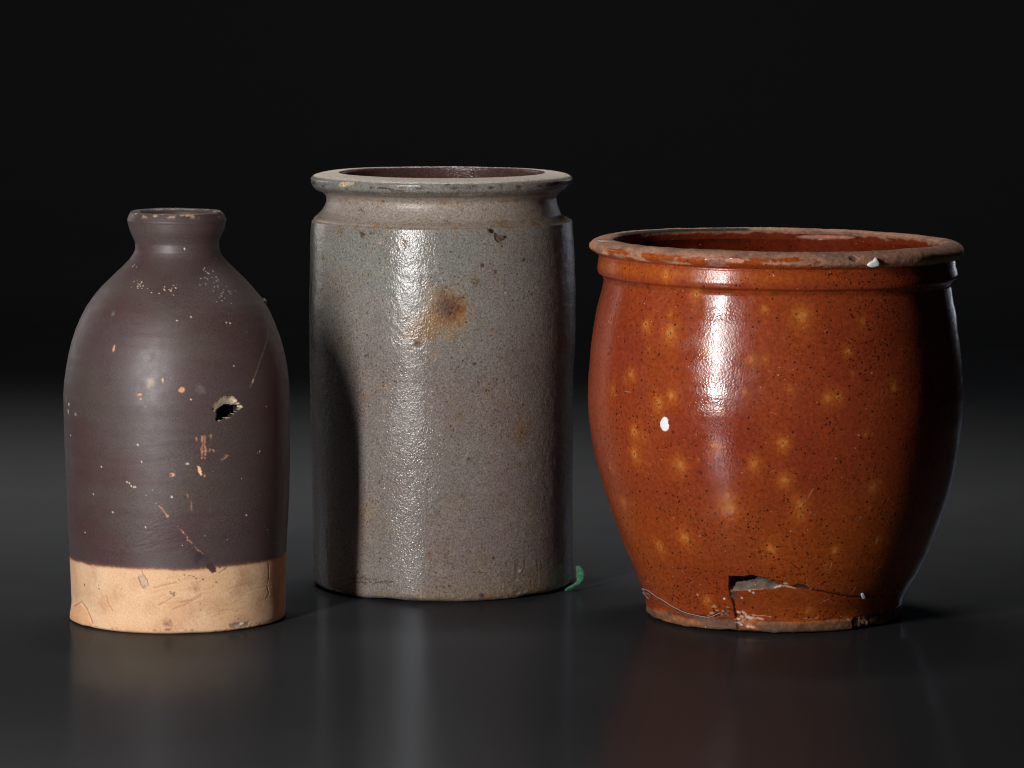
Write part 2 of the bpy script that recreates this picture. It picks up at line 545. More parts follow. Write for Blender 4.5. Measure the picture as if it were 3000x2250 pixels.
def mat_floor():
    t = NT('black_satin_sheet')
    g = t.noise(0.6, 2, 0.6)
    t.t.nodes.remove(t.b)
    df = t.n('ShaderNodeBsdfDiffuse'); gl = t.n('ShaderNodeBsdfGlossy'); mx = t.n('ShaderNodeMixShader')
    t.set(df.inputs['Color'], t.mix(g, (0.016, 0.016, 0.0165, 1), (0.027, 0.027, 0.0275, 1)))
    dust = t.specks(8.0, 0.05, 0.22)
    t.set(df.inputs['Color'], t.mix(t.math('MULTIPLY', dust, 0.5), t.mix(g, (0.016, 0.016, 0.0165, 1), (0.027, 0.027, 0.0275, 1)), (0.20, 0.20, 0.20, 1)))
    gl.inputs['Color'].default_value = (0.80, 0.90, 1.0, 1)
    t.set(gl.inputs['Roughness'], t.ramp(t.noise(60, 4), 0.3, 0.7, 0.16, 0.21))
    t.set(gl.inputs['Normal'], t.bump(t.noise(0.8, 2, 0.6), 0.02, 0.2))
    mx.inputs[0].default_value = 0.095
    t.t.links.new(df.outputs[0], mx.inputs[1]); t.t.links.new(gl.outputs[0], mx.inputs[2]); t.t.links.new(mx.outputs[0], t.out.inputs[0])
    return t.m

# =====================================================================
# the setting: a dark satin sheet that sweeps up behind the pots
# =====================================================================
def build_sweep():
    prof = [(-3.2, 0.0), (-1.0, 0.0), (0.0, 0.0), (1.5, 0.0), (3.0, 0.0)]
    cx, R = 3.0, 1.5
    for k in range(1, 25):
        a = math.pi / 2 * k / 24
        prof.append((cx + R * math.sin(a), R - R * math.cos(a)))
    prof.append((cx + R, 4.0))
    xs = [-5.0, -2.5, 0.0, 2.5, 5.0]
    V = [(x, y, z) for (y, z) in prof for x in xs]
    n = len(xs)
    Fc = [(i * n + j, i * n + j + 1, (i + 1) * n + j + 1, (i + 1) * n + j) for i in range(len(prof) - 1) for j in range(n - 1)]
    o = mesh_obj('ground', V, Fc, mat_floor())
    o['kind'] = 'structure'
    return o
build_sweep()

# =====================================================================
# 1. slip-dipped bottle
# =====================================================================
def build_bottle():
    p = Pot(524, 1808, 0.55, 500, 110)
    p.nod = 0.012
    L = [(643,374.2),(672,381.4),(692,390.5),(712,397.7),(728,397.7),(742.6,392.3),(759,381.4),(782,359.7),(809.5,330.8),(836.6,301.9),(865.6,276.6),
         (896,254.9),(929,236.8),(961,222.3),(997.5,209.7),(1034,200.6),(1074,193.4),(1114,188.3),(1155,186),(1211,187.4),(1283,189.5),(1370,192.6),
         (1466,197),(1548,200.8),(1630,204.5),(1703,207.9),(1755,210),(1775,208),(1790,206),(1800,206.5)]
    Rr = [(643,662.7),(665,658),(683,650.8),(699,642.5),(715.5,640),(733.6,641.8),(751.6,650.8),(773.3,670.7),(797,696),(826,725),(855,750),(882,771.5),
          (916,790),(949,804.5),(983,817.1),(1019,828),(1059,837),(1099,843.5),(1139,847),(1172,848.2),(1269,849.3),(1351,849.3),(1457,847.5),(1515,844.5),
          (1582,840.7),(1655,838.7),(1727,836),(1785,835.8),(1800,835)]
    L = np.array(L); Rr = np.array(Rr)
    # the way a bottle of this wall is hollow: belly, shoulder, mouth
    t = 26
    p.section('interior', [p.pt(1790, 0.2), p.pt(1790, 150), p.pt(1786, 270), p.pt(1760, 292)], 4.0)
    p.section('interior', [p.pt(1760, 292), p.pt(1400, 302), p.pt(1160, 303), p.pt(1040, 290), p.pt(960, 265), p.pt(870, 215), p.pt(800, 150), p.pt(760, 112), p.pt(720, 104)], 2.6)
    c = 517.5
    p.section('inner_lip', [p.pt(720, 104, cpx=518), p.pt(660, 108, cpx=517.5), p.pt(628, 112, cpx=c), p.pt(622, 117, cpx=c)], 0.7)
    p.section('lip', [p.pt(622, 117, cpx=c), p.pt(619.5, 124, cpx=c), p.pt(618.5, 134, cpx=c), p.pt(620, 141.5, cpx=c), p.pt(625, 145, cpx=c),
                      p.pt(643, xl=374.2, xr=662.7)])
    ys = np.unique(np.concatenate([L[:, 0], Rr[:, 0]]))
    keep = [ys[0]]
    for y in ys[1:]:
        if y - keep[-1] > 7: keep.append(y)
    pts = [p.pt(y, xl=np.interp(y, L[:, 0], L[:, 1]), xr=np.interp(y, Rr[:, 0], Rr[:, 1])) for y in keep]
    p.section('outside', pts)
    p.section('outside', [pts[-1], p.pt(1804, 311.5, cpx=521), p.pt(1807, 304, cpx=521), p.pt(1808, 292, cpx=522)])
    p.section('underside', [p.pt(1808, 292, cpx=522), p.pt(1808, 150), p.pt(1808, 0.2)], 6.0)
    p.finish_profile()
    P = p.P; th = p.theta[None, :]
    yax = np.interp(p.z, np.sort(p.z), np.sort(p.z)) # height in mm
    zy = lambda y: p.pt(y, 1)[0]
    out = p.rowmask('outside', 'lip')[:, None] * np.ones_like(th)
    # ---- form: uneven wall, throwing rings, a slightly wavy foot
    low = fbm(P, 60, 2, 1) - 0.5
    ring = np.interp(p.s, np.arange(0, 700, 3.5), np.random.RandomState(4).rand(200) - 0.5)[:, None]
    p.disp += out * (low * 1.4 + ring * 0.10 * smooth(0.3, 0.7, fbm(P, 45, 2, 5)) + (fbm(P, 14, 2, 6) - 0.5) * 0.14)
    zz = P[..., 2]
    # ---- colours
    slip = lin((76, 64, 63)); maroon = lin((74, 55, 54)); olive = lin((77, 69, 64)); lav = lin((84, 72, 74))
    n1 = smooth(0.35, 0.65, fbm(P, 38, 3, 2))[..., None]; n2 = smooth(0.42, 0.7, fbm(P, 22, 3, 9, (1.6, 1.6, 0.8)))[..., None]
    col = slip * (1 - n1) + maroon * n1
    col = col * (1 - 0.6 * n2) + olive * 0.6 * n2
    streak = fbm(P, 7, 3, 21, (4, 4, 0.5))[..., None]
    col = col * (0.93 + 0.14 * streak)
    # bare clay below the dip line
    clay = lin((206, 165, 126)); clay2 = lin((178, 132, 98)); clay3 = lin((210, 174, 138))
    m1 = smooth(0.35, 0.7, fbm(P, 24, 3, 14))[..., None]; m2 = smooth(0.45, 0.75, fbm(P, 13, 4, 15))[..., None]
    cl = clay * (1 - m1) + clay3 * m1; cl = cl * (1 - 0.5 * m2) + clay2 * 0.5 * m2
    lineh = zy(1626) + 2.6 * np.clip(np.sin(th) - 0.15, 0, 1) + (fbm(P, 24, 3, 16) - 0.5) * 2.8 + (fbm(P, 3, 2, 17) - 0.5) * .5
    dd = zz - lineh
    dip = smooth(-0.5, 1.0, dd + (fbm(P, 1.3, 2, 27) - .5) * .9)[..., None]
    rust = (np.exp(-((dd - 0.5) / 1.0) ** 2) * 0.5)[..., None]
    full = cl * (1 - dip) + col * np.array([.84, .80, .80]) * dip
    full = full * (1 - rust) + lin((122, 66, 46)) * rust
    inn = ~p.rowmask('outside', 'lip', 'underside')
    full[inn] = (lin((66, 52, 46)) * (0.6 + 0.8 * fbm(P[inn], 9, 3, 18)[..., None]))
    p.col = full
    p.fx = dip[..., 0] * (0.35 + 1.1 * smooth(0.45, 0.75, fbm(P, 30, 2, 19)))
    p.fx += 1.5 * np.exp(-((zz - zy(850)) / 9) ** 2) * smooth(0.5, 0.7, fbm(P, 16, 2, 20)) * np.ones_like(th)
    p.rough = 0.9 + (0.50 - 0.9) * dip[..., 0] + 0.06 * (fbm(P, 18, 2, 23) - 0.5)
    p.rough[inn] = 0.6
    p.grain = 2.0 - 1.1 * dip[..., 0]
    edge = np.exp(-((zz - zy(1627)) / 1.0) ** 2)
    # ---- lip: worn, chipped edge, light clay showing through
    tan = (206, 158, 118); pale = (206, 186, 160)
    lipr = p.rowmask('lip')[:, None] & (P[..., 2] > zy(632))
    wear = .75 * smooth(0.50, 0.66, fbm(P, 2.4, 3, 24, (1.6, 1.6, 1))) * np.exp(-((P[..., 2] - zy(624.5)) / 1.25) ** 2)
    wear = wear * p.rowmask('lip')[:, None]
    wc = lin((188, 150, 120)) * (0.7 + 0.5 * fbm(P, 3, 2, 25)[..., None])
    p.col = p.col * (1 - wear[..., None]) + wc * wear[..., None]
    p.rough = p.rough * (1 - wear) + 0.9 * wear
    p.disp -= wear * 0.5
    p.disp += p.rowmask('lip', 'inner_lip')[:, None] * (fbm(P, 11, 2, 26) - 0.5) * 1.0
    for x, y, rx, ry in ((455, 634, 8, 4), (474, 629, 5, 5), (548, 630, 6, 5), (642, 620, 3, 5)):
        p.blob(x, y, rx, ry, (186, 146, 112), 0.7, 0.6, 2.0, rough=0.9, disp=-0.45)
    # ---- marks in the slip
    T = (188, 138, 102)
    B = p.blob; S = p.stroke
    B(531, 1143, 9, 9, T, 1, 0.25, 0.7, rough=0.9, disp=-0.25); B(409, 1155, 7, 4, T, 1, 0.3, rough=.9, disp=-.2); B(413, 1170, 4, 3, T, .8)
    B(439, 1121, 13, 15, (150, 120, 84), 0.55, 0.9, 2.0); B(478, 1113, 2.5, 7, (196, 160, 110), .9)
    B(334, 1021, 3.5, 11, (190, 134, 98), 1, 0.3, rough=.9, disp=-.15)
    B(332, 918, 7, 8, (96, 104, 106), .7, .7); B(721, 972, 5, 4, (112, 66, 50), .9, .5)
    B(777, 882, 9, 9, (84, 68, 58), .7, .7, disp=2.1); B(772, 876, 5, 3, (170, 140, 110), .8)
    for a, b, w in (((591, 1281), (590, 1341), 7), ((600, 1278), (602, 1331), 5), ((617, 1273), (614, 1320), 6), ((610, 1276), (611, 1290), 4), ((575, 1283), (577, 1297), 4),
                    ((622, 1310), (626, 1322), 4), ((615, 1330), (612, 1343), 5), ((588, 1300), (612, 1298), 4), ((590, 1322), (606, 1320), 4), ((604, 1312), (600, 1340), 5),
                    ((649, 1346), (668, 1336), 4), ((655, 1335), (660, 1332), 3)):
        S([a, b], w * .85, (178, 126, 94), .75, 0.3, 1.1, 0.46, rough=.9, disp=-.12)
    p.poly([(579, 1365), (586, 1369), (591, 1389), (586, 1395), (581, 1384), (577, 1374)], (220, 178, 138), 1, .2, rough=.9, disp=-.3)
    B(598, 1394, 3.5, 3, T, .9); B(548, 1358, 6, 3, (214, 190, 160), .9); B(503, 1391, 8, 6, (196, 142, 110), .9, .4, disp=-.4); B(499, 1394, 4, 5, (50, 34, 30), .8)
    for x, y in ((415, 1352), (273, 1448), (504, 1458), (722, 1508), (386, 1423), (380, 1415), (392, 1428), (397, 1427), (372, 1412), (403, 1303), (206, 1275), (298, 1369),
                 (248, 1560), (427, 1545), (761, 1322), (560, 1170), (780, 1190), (330, 1500), (683, 1072), (661, 945), (519, 941), (559, 930), (674, 946), (632, 812), (611, 800), (540, 727)):
        B(x, y, 2.6, 2.6, (222, 206, 190), .9, .5)
    S([(456, 1474), (471, 1486), (480, 1497), (491, 1512)], 3.6, (158, 112, 86), .8, .3, .5, .3, disp=-.12); B(491, 1512, 4.5, 5, (182, 118, 84), .9, .4)
    S([(519, 1541), (536, 1558), (550, 1577), (577, 1609), (594, 1623)], 3, (156, 110, 86), .75, .3, .6, .46, disp=-.1)
    for x, y in ((537, 1560), (547, 1574), (551, 1582), (579, 1611)): B(x, y, 3, 3, (186, 130, 100), .8, .5)
    S([(548, 1447), (551, 1456)], 3, (160, 110, 90), .6); S([(561, 1471), (562, 1495)], 3, (150, 108, 90), .6)
    S([(786, 968), (776, 1010), (761, 1055), (745, 1100), (732, 1135)], 1.8, (150, 130, 114), .6, .2, .3); S([(742, 1112), (738, 1120)], 3, (210, 190, 168), .8)
    B(193, 1170, 4, 10, (170, 110, 80), .8); B(201, 1184, 4, 5, (230, 220, 210), .9); B(198, 1206, 4, 8, (214, 200, 186), .7); B(220, 1213, 8, 5, (170, 150, 136), .5)
    B(588, 1140, 14, 14, (112, 98, 92), .45, .9, 2)
    rs = np.random.RandomState(12)
    for cx0, cy0, sx, sy, n in ((408, 838, 9, 7, 16), (488, 852, 14, 9, 16), (618, 812, 14, 22, 26), (662, 862, 16, 16, 18), (395, 782, 5, 4, 5)):
        for k in range(n):
            B(cx0 + rs.randn() * sx, cy0 + rs.randn() * sy, rs.uniform(1.2, 2.4), None, (204, 186, 166), .8, .6)
    # faint scraped arcs low on the wall
    for y0, a in ((1330, 8), (1400, -10), (1560, 12), (1590, 6), (1280, 5), (1100, 4)):
        S([(300, y0 + 20), (400, y0 + 24 + a), (520, y0 + 10), (620, y0 - a)], 6, None, 1, 1.2, 1.0, disp=rs.choice([-.03, .03]))
    for k in range(24):
        x = rs.uniform(370, 560); y = rs.uniform(1540, 1625)
        S([(x, y), (x + rs.uniform(20, 60), y - rs.uniform(2, 14))], 2.5, None, 1, .5, .5, disp=-.05)
    B(584, 1630, 26, 14, (38, 30, 30), .75, .9, 1.5); B(552, 1612, 14, 10, (44, 34, 34), .5, .9, 1.5)
    p.poly([(606, 1650), (622, 1648), (632, 1662), (634, 1674), (622, 1680), (612, 1672), (606, 1664)], (66, 42, 36), 1, .4, 1.6)
    B(645, 1662, 5, 5, (96, 66, 48), .9, .5, 1.5); B(660, 1668, 5, 6, (140, 100, 70), .7, .6, 1.5)
    # ---- marks on the bare foot
    ix, d, u, v = p.poly([(404, 1691), (418, 1686), (432, 1700), (435, 1715), (422, 1725), (413, 1712)], (184, 156, 134), .9, .2, .5, disp=-.6)
    S([(416, 1672), (420, 1684), (432, 1698), (435, 1715), (423, 1725), (413, 1713), (404, 1692)], 2, (126, 92, 68), .75, .25)
    for a in (((498, 1734), (503, 1735)), ((499, 1741), (505, 1739)), ((506, 1739), (513, 1735)), ((508, 1745), (512, 1744))): S(list(a), 3.2, (52, 34, 26), .95, .2)
    B(246, 1715, 3.5, 4, (84, 56, 44), .9); B(290, 1724, 4, 3, (120, 84, 60), .8)
    B(490, 1828, 13, 12, (112, 70, 62), .75, .8, 2); B(485, 1818, 10, 8, (150, 104, 80), .5, .9); B(492, 1845, 10, 4, (96, 60, 50), .7, .7)
    for x, y, r in ((556, 1687, 3), (539, 1686, 3), (574, 1694, 4), (594, 1697, 4), (524, 1698, 2.5), (633, 1706, 4), (568, 1690, 3)): B(x, y, r, r * .7, (74, 48, 36), .9, .4)
    for x, y, r, a in ((575, 1716, 14, .45), (575, 1725, 8, .5), (690, 1733, 20, .35), (560, 1720, 10, .3), (440, 1780, 20, .25), (300, 1770, 30, .25), (650, 1770, 20, .2), (720, 1700, 40, .35), (760, 1780, 40, .35), (270, 1690, 30, .2), (340, 1740, 22, .3), (560, 1800, 30, .25), (230, 1800, 20, .4)):
        B(x, y, r, r, (150, 100, 70), a, .95, 1.8)
    for k in range(46):
        x = rs.uniform(440, 800); y = rs.uniform(1690, 1810); l = rs.uniform(15, 60)
        S([(x, y), (min(815, x + l), y - l * rs.uniform(.15, .35))], rs.uniform(1.5, 3), (176, 128, 90), rs.uniform(.1, .4), .3, .4, disp=-rs.uniform(.1, .3))
    for pts in ([(468, 1773), (490, 1760), (509, 1748)], [(507, 1785), (540, 1772), (589, 1746)], [(449, 1722), (480, 1716), (516, 1708)], [(787, 1645), (789, 1680), (787, 1708)],
                [(783, 1720), (788, 1740), (780, 1756)], [(640, 1680), (660, 1668), (672, 1660)], [(330, 1790), (318, 1770), (310, 1745)], [(525, 1765), (560, 1757), (591, 1742)]):
        S(pts, 3, (150, 102, 70), .5, .3, .4, disp=-.3)
    # knot of clay on the left, chipped heel on the right
    p.poly([(212, 1775), (236, 1764), (258, 1788), (272, 1830), (244, 1838), (214, 1812), (207, 1790)], (208, 152, 108), .7, 1.2, 1.0, disp=.9)
    S([(219, 1776), (228, 1770), (238, 1764), (256, 1784), (268, 1812), (272, 1826)], 3, (110, 74, 52), .7, .3, .8, .2, disp=-.4)
    p.poly([(672, 1830), (690, 1824), (730, 1822), (728, 1836), (700, 1840), (678, 1838)], (128, 110, 92), .8, .5, 1.4, disp=-.5)
    B(709, 1826, 9, 4, (226, 218, 206), .95, .3, 1.2, disp=.2); B(700, 1835, 14, 3, (190, 176, 150), .8)
    for k in range(26):
        x = rs.uniform(230, 800); y = 1808 + 48 * math.sqrt(max(0, 1 - ((x - 521) / 312) ** 2)) - rs.uniform(2, 12)
        B(x, y, rs.uniform(2, 7), rs.uniform(2, 4), rs.choice([0, 1]) and (150, 104, 72) or (226, 190, 152), .6, .6, 1.5, disp=-rs.uniform(0, .4))
    # heel: worn, uneven, in places just clear of the sheet
    heel = np.exp(-(zz / 2.2) ** 2) * p.rowmask('outside')[:, None]
    p.disp -= heel * np.clip(fbm(P, 26, 2, 33) - 0.42, 0, 1) * 3.0
    # ---- the hole: a spalled crater running in to a gap right through the wall
    c0 = lambda a, b: (560 + .12055 * a, 1120 + .12055 * b)
    rim = [c0(*q) for q in ((510, 530), (600, 450), (700, 380), (770, 355), (870, 360), (980, 325), (1050, 370), (1095, 430), (1110, 480), (1150, 495), (1155, 560), (1205, 552), (1218, 556),
                            (1245, 600), (1205, 628), (1150, 686), (1098, 716), (1028, 764), (934, 860), (860, 875), (790, 875), (660, 938), (600, 930), (640, 780), (600, 720), (540, 690), (510, 610))]
    gap = [c0(*q) for q in ((600, 925), (655, 820), (668, 710), (755, 625), (830, 565), (930, 540), (1010, 545), (1090, 575), (1195, 556), (1190, 610), (1140, 680), (1090, 708), (1020, 755), (930, 853), (860, 866), (790, 866), (660, 928))]
    i, j = p.locate(638, 1190)
    uvr, uvg = p.to_uv(i, j, rim), p.to_uv(i, j, gap)
    ix, u, v = p.window(i, j, 16)
    ju, jv = u + p.jit[0][ix] * .3, v + p.jit[1][ix] * .3
    dr = poly_dist(ju, jv, uvr); dg = poly_dist(u, v, uvg)
    inside = dr < 0
    f = np.clip(-dr / np.maximum(-dr + np.maximum(dg, 0), 1e-3), 0, 1)
    depth = np.where(inside, 0.35 + 3.4 * f ** 0.8, 0) + inside * (fbm(P[ix], 1.8, 2, 40) - .5) * .25
    p.disp[ix] -= depth
    m = (1 - smooth(-.1, .15, dr))
    cc = lin((178, 158, 132)) * (0.75 + .5 * fbm(P[ix], 2.0, 3, 41)[..., None])
    cc = cc * (1 - .45 * smooth(.4, .7, f)[..., None]) + lin((140, 138, 134)) * .45 * smooth(.4, .7, f)[..., None]
    p.blend(ix, m, cc, rough=.92)
    p.hole[ix] |= dg < 0
    # the same gap in the inner face
    rows = np.where(p.rowmask('interior'))[0]
    ii = rows[np.argmin(np.abs(p.z[rows] - p.z[i]))]
    ix, u, v = p.window(ii, j, 16)
    dg2 = poly_dist(u * p.r[i] / p.r[ii], -v, uvg)
    p.hole[ix] |= dg2 < -0.2
    # ---- parts
    R_, C_ = p.disp.shape
    cells = np.zeros((R_ - 1, C_), int)
    for key, tg in ((4, 'interior'), (4, 'inner_lip'), (0, 'lip'), (2, 'outside'), (3, 'underside')):
        cells[p.tag[1:] == tg] = key
    zc = p.z[1:]
    cells[(p.tag[1:] == 'outside') & (zc > zy(690))] = 0
    cells[(p.tag[1:] == 'outside') & (zc <= zy(690)) & (zc > zy(765))] = 1
    rowd = ((dd[1:] + dd[:-1]) / 2 < 0) & (p.tag[1:] == 'outside')[:, None] & (zc < zy(1560))[:, None]
    cells[rowd] = 3
    root = thing('bottle', 'dark brown stoneware bottle with bare buff foot and a small hole in its side', 'bottle', (p.X, p.Y, 0.0))
    p.build(root, mat_bottle(), cells, {0: 'lip', 1: 'neck', 2: 'body', 3: 'foot', 4: 'interior'},
            {0: 'chipped lip with buff clay showing along its edge', 3: 'bare buff clay foot below the brown dip line', 2: 'dark brown body with a broken hole and scratches'})
    return p
build_bottle()

# =====================================================================
# 2. salt-glazed jar
# =====================================================================
def build_jar():
    p = Pot(1296, 1708, 0.55, 540, 190)
    L = np.array([(521,911.3),(528,911.9),(540,915.1),(551,923.7),(558,935),(562,946.5),(568,953),(577.7,957.5),(585,957.8),(596,955),(607,949.3),(619.5,940.8),(629,930.3),
         (637.5,919.9),(645,915),(659,912.3),(678,910.4),(707,909.2),(745,908.3),(807,906.5),(884,904.5),(961,905),(1077,906.8),(1127,908),(1221,909.5),(1315,911.8),(1409,913.8),(1550,915.7),(1650,916.7),(1684,917.5)])
    Rr = np.array([(521,1678.4),(530,1677),(540,1673),(551,1665),(558,1654),(562,1643),(568,1636),(577,1630.4),(585,1630.8),(600,1634),(616,1640),(627,1645),(635,1657),(641,1670),(647,1675.9),
          (665,1677.8),(697,1679.9),(735,1681.6),(770,1683.2),(846,1685.4),(961,1685.4),(1039,1683),(1080,1680),(1174,1679),(1315,1679),(1456,1678.5),(1597,1679),(1684,1679)])
    c = 1294.8
    p.section('interior', [p.pt(1690, 0.2), p.pt(1690, 250), p.pt(1680, 330), p.pt(1650, 346)], 5.0)
    p.section('interior', [p.pt(1650, 346), p.pt(1200, 350), p.pt(800, 348), p.pt(690, 344), p.pt(640, 330)], 3.0)
    p.section('interior', [p.pt(640, 330, cpx=c), p.pt(600, 312, cpx=c), p.pt(560, 303, cpx=c), p.pt(525, 299.5, cpx=c)], 1.0)
    p.section('inner_lip', [p.pt(525, 299.5, cpx=c), p.pt(512, 298.5, cpx=c), p.pt(507, 299.5, cpx=c), p.pt(504.6, 303, cpx=c)], 0.6)
    p.section('lip', [p.pt(504.6, 303, cpx=c), p.pt(505, 312, cpx=c), p.pt(506.5, 335, cpx=c), p.pt(508.5, 358, cpx=c), p.pt(511, 371, cpx=c), p.pt(515, 379.5, cpx=c), p.pt(521, xl=911.3, xr=1678.4)])
    ys = np.unique(np.concatenate([L[:, 0], Rr[:, 0]])); keep = [ys[0]]
    for y in ys[1:]:
        if y - keep[-1] > 5: keep.append(y)
    pts = [p.pt(y, xl=np.interp(y, L[:, 0], L[:, 1]), xr=np.interp(y, Rr[:, 0], Rr[:, 1])) for y in keep]
    p.section('outside', pts)
    p.section('outside', [pts[-1], p.pt(1694, 379, cpx=1298), p.pt(1702, 373, cpx=1298), p.pt(1706, 365, cpx=1298), p.pt(1708, 352, cpx=1297)])
    p.section('underside', [p.pt(1708, 352, cpx=1297), p.pt(1708, 150), p.pt(1708, 0.2)], 8.0)
    p.finish_profile()
    P = p.P; th = p.theta[None, :]; one = np.ones_like(th)
    zy = lambda y: p.pt(y, 1)[0]
    zz = P[..., 2]
    outm = p.rowmask('outside', 'lip')[:, None] * one
    ring = np.interp(p.s, np.arange(0, 900, 4.2), np.random.RandomState(9).rand(215) - 0.5)[:, None]
    body = (zz < zy(660)) * outm
    p.disp += outm * ((fbm(P, 70, 2, 1) - .5) * 1.2 + ring * .14 * smooth(.3, .7, fbm(P, 60, 2, 5)) + (fbm(P, 12, 2, 6) - .5) * .20)
    p.disp += body * (fbm(P, 3.2, 2, 7) - .5) * .22
    # turned grooves at the foot of the neck
    for y, d, w in ((641, -.35, .7), (647, .15, .6), (560, -.45, .8)):
        p.disp += d * np.exp(-((zz - zy(y)) / w) ** 2) * outm
    # ---- colour
    n1 = smooth(.35, .68, fbm(P, 46, 3, 2))[..., None]; n2 = smooth(.4, .7, fbm(P, 20, 3, 3))[..., None]; n3 = smooth(.45, .72, fbm(P, 7, 3, 4))[..., None]
    grey = lin((127, 125, 120)); pink = lin((124, 112, 108)); tan = lin((130, 114, 94))
    hi = smooth(zy(1150), zy(760), zz)[..., None]
    base = grey * hi + pink * (1 - hi)
    base = base * (1 - .35 * n1) + lin((126, 126, 120)) * .35 * n1
    base = base * (1 - .35 * n2) + lin((120, 106, 100)) * .35 * n2
    base = base * (1 - .15 * n3) + lin((146, 136, 124)) * .15 * n3
    foot = smooth(zy(1560), zy(1700), zz)[..., None] * smooth(.3, .6, fbm(P, 40, 2, 8))[..., None]
    base = base * (1 - .55 * foot) + tan * .55 * foot
    # neck and top of the lip: dry, pinkish, little glaze
    neck = (smooth(zy(652), zy(640), zz) * smooth(zy(556), zy(566), zz))[..., None]
    base = base * (1 - .7 * neck) + lin((158, 144, 134)) * .7 * neck
    top = (smooth(zy(516), zy(511.5), zz) * p.rowmask('lip', 'inner_lip')[:, None])[..., None]
    base = base * (1 - top) + lin((176, 164, 151)) * top
    # rusty freckles in the neck and under the lip
    fr = .85 * smooth(.50, .66, fbm(P, 2.6, 3, 10, (1.3, 1.3, .9)))
    band = np.exp(-((zz - zy(640)) / 2.2) ** 2) * .85 + np.exp(-((zz - zy(572)) / 1.6) ** 2) * .9 + np.exp(-((zz - zy(622)) / 4.0) ** 2) * .6 * smooth(.2, .6, np.sin(th)) + np.exp(-((zz - zy(519)) / 1.2) ** 2) * .5 * smooth(.2, .6, np.sin(th))
    fr = (fr * band * outm)[..., None]
    base = base * (1 - fr) + lin((138, 104, 66)) * fr
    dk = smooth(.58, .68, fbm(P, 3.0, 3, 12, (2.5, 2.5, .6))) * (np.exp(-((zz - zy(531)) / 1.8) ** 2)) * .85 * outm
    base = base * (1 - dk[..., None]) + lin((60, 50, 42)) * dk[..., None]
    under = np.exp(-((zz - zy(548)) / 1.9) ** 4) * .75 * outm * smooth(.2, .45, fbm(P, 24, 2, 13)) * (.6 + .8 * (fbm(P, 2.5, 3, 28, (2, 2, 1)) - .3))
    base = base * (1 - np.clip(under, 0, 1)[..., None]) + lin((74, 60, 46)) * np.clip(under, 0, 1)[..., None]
    inn = p.rowmask('interior', 'inner_lip')
    base[inn] = lin((92, 68, 64)) * (.75 + .5 * fbm(P[inn], 6, 3, 14)[..., None])
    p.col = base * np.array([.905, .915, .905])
    p.fx = outm * (.35 + .9 * smooth(.4, .7, fbm(P, 25, 2, 15)))
    p.rough = .22 + .10 * (fbm(P, 22, 2, 16) - .5) - .09 * smooth(zy(1150), zy(1450), zz) - .07 * hi[..., 0] * n1[..., 0]
    p.rough = p.rough * (1 - .5 * neck[..., 0]) + .55 * .5 * neck[..., 0]
    p.rough = p.rough * (1 - top[..., 0]) + .85 * top[..., 0]
    p.rough[inn] = .24
    p.grain = np.where(zz < zy(655), 1.0, .9) * (1 - .4 * top[..., 0]) * (.75 + .5 * n1[..., 0])
    p.grain[inn] = 1.3
    # ---- marks
    B, S = p.blob, p.stroke
    ambr = (148, 104, 54)
    B(1308, 912, 70, 64, (150, 126, 84), .6, .9, .9)
    B(1252, 952, 66, 42, (136, 104, 68), .75, .95, 1.4, ang=-30); B(1226, 980, 42, 28, (124, 96, 66), .7, .95, 1.5)
    B(1313, 905, 54, 50, (132, 88, 50), .8, .7, .9); B(1348, 925, 18, 36, (158, 112, 58), .5, .95, 1.2)
    B(1313, 901, 42, 38, (84, 56, 42), .85, .7, 1.2, rough=.45); B(1298, 892, 24, 26, (84, 58, 44), .6, .9, 1.5)
    B(1318, 918, 5, 7, (44, 30, 24), .8); B(1325, 900, 5, 4, (54, 38, 28), .8); B(1345, 905, 14, 10, (96, 56, 30), .5, .9)
    B(1320, 985, 26, 12, (146, 114, 74), .4, .95, 1.5); B(1270, 1040, 24, 10, (148, 118, 80), .35, .95, 1.5)
    B(1225, 1013, 13, 11, (96, 76, 62), .95, .4, 1.2, rough=.6, disp=-.35); B(1217, 1004, 8, 4, (60, 42, 30), .7); B(1199, 1029, 5, 4, (150, 104, 64), .8)
    B(1183, 715, 13, 11, (108, 84, 66), .85, .7, 1.6, disp=-.2); B(1168, 728, 14, 5, (112, 90, 70), .5, .9, 1.5, ang=-40)
    B(1061, 686, 9, 8, (86, 52, 42), .95, .5, 1.4, disp=-.3); B(1055, 682, 5, 4, (50, 34, 28), .8)
    B(1088, 683, 3.6, 3, (40, 36, 34), .9); B(1095, 683, 2.5, 3, (40, 36, 34), .9)
    B(996, 680, 13, 16, (108, 94, 62), .6, .9, 1.8); B(946, 757, 7, 13, (86, 74, 44), .8, .6, 1.6, ang=15)
    B(1441, 676, 11, 8, (34, 26, 20), 1, .35, 1.0, rough=.4, disp=-.5, ang=30); B(1452, 686, 5, 6, (40, 30, 24), .9)
    p.poly([(1449, 690), (1462, 686), (1484, 695), (1474, 702), (1460, 707), (1452, 703)], (96, 82, 74), 1, .3, .7, rough=.35, disp=-.45)
    S([(1449, 690), (1452, 704), (1460, 708), (1475, 703), (1485, 695), (1478, 692)], 3, (30, 22, 18), .9, .2, .5)
    B(1480, 695, 5, 5, (24, 18, 16), .9); B(1462, 722, 16, 20, (110, 90, 62), .4, .95)
    B(1412, 777, 6, 6, (72, 56, 40), .95, .5, disp=-.2); B(1449, 797, 9, 9, (112, 74, 58), .75, .7, 1.6); B(1450, 797, 4, 4, (70, 40, 32), .8)
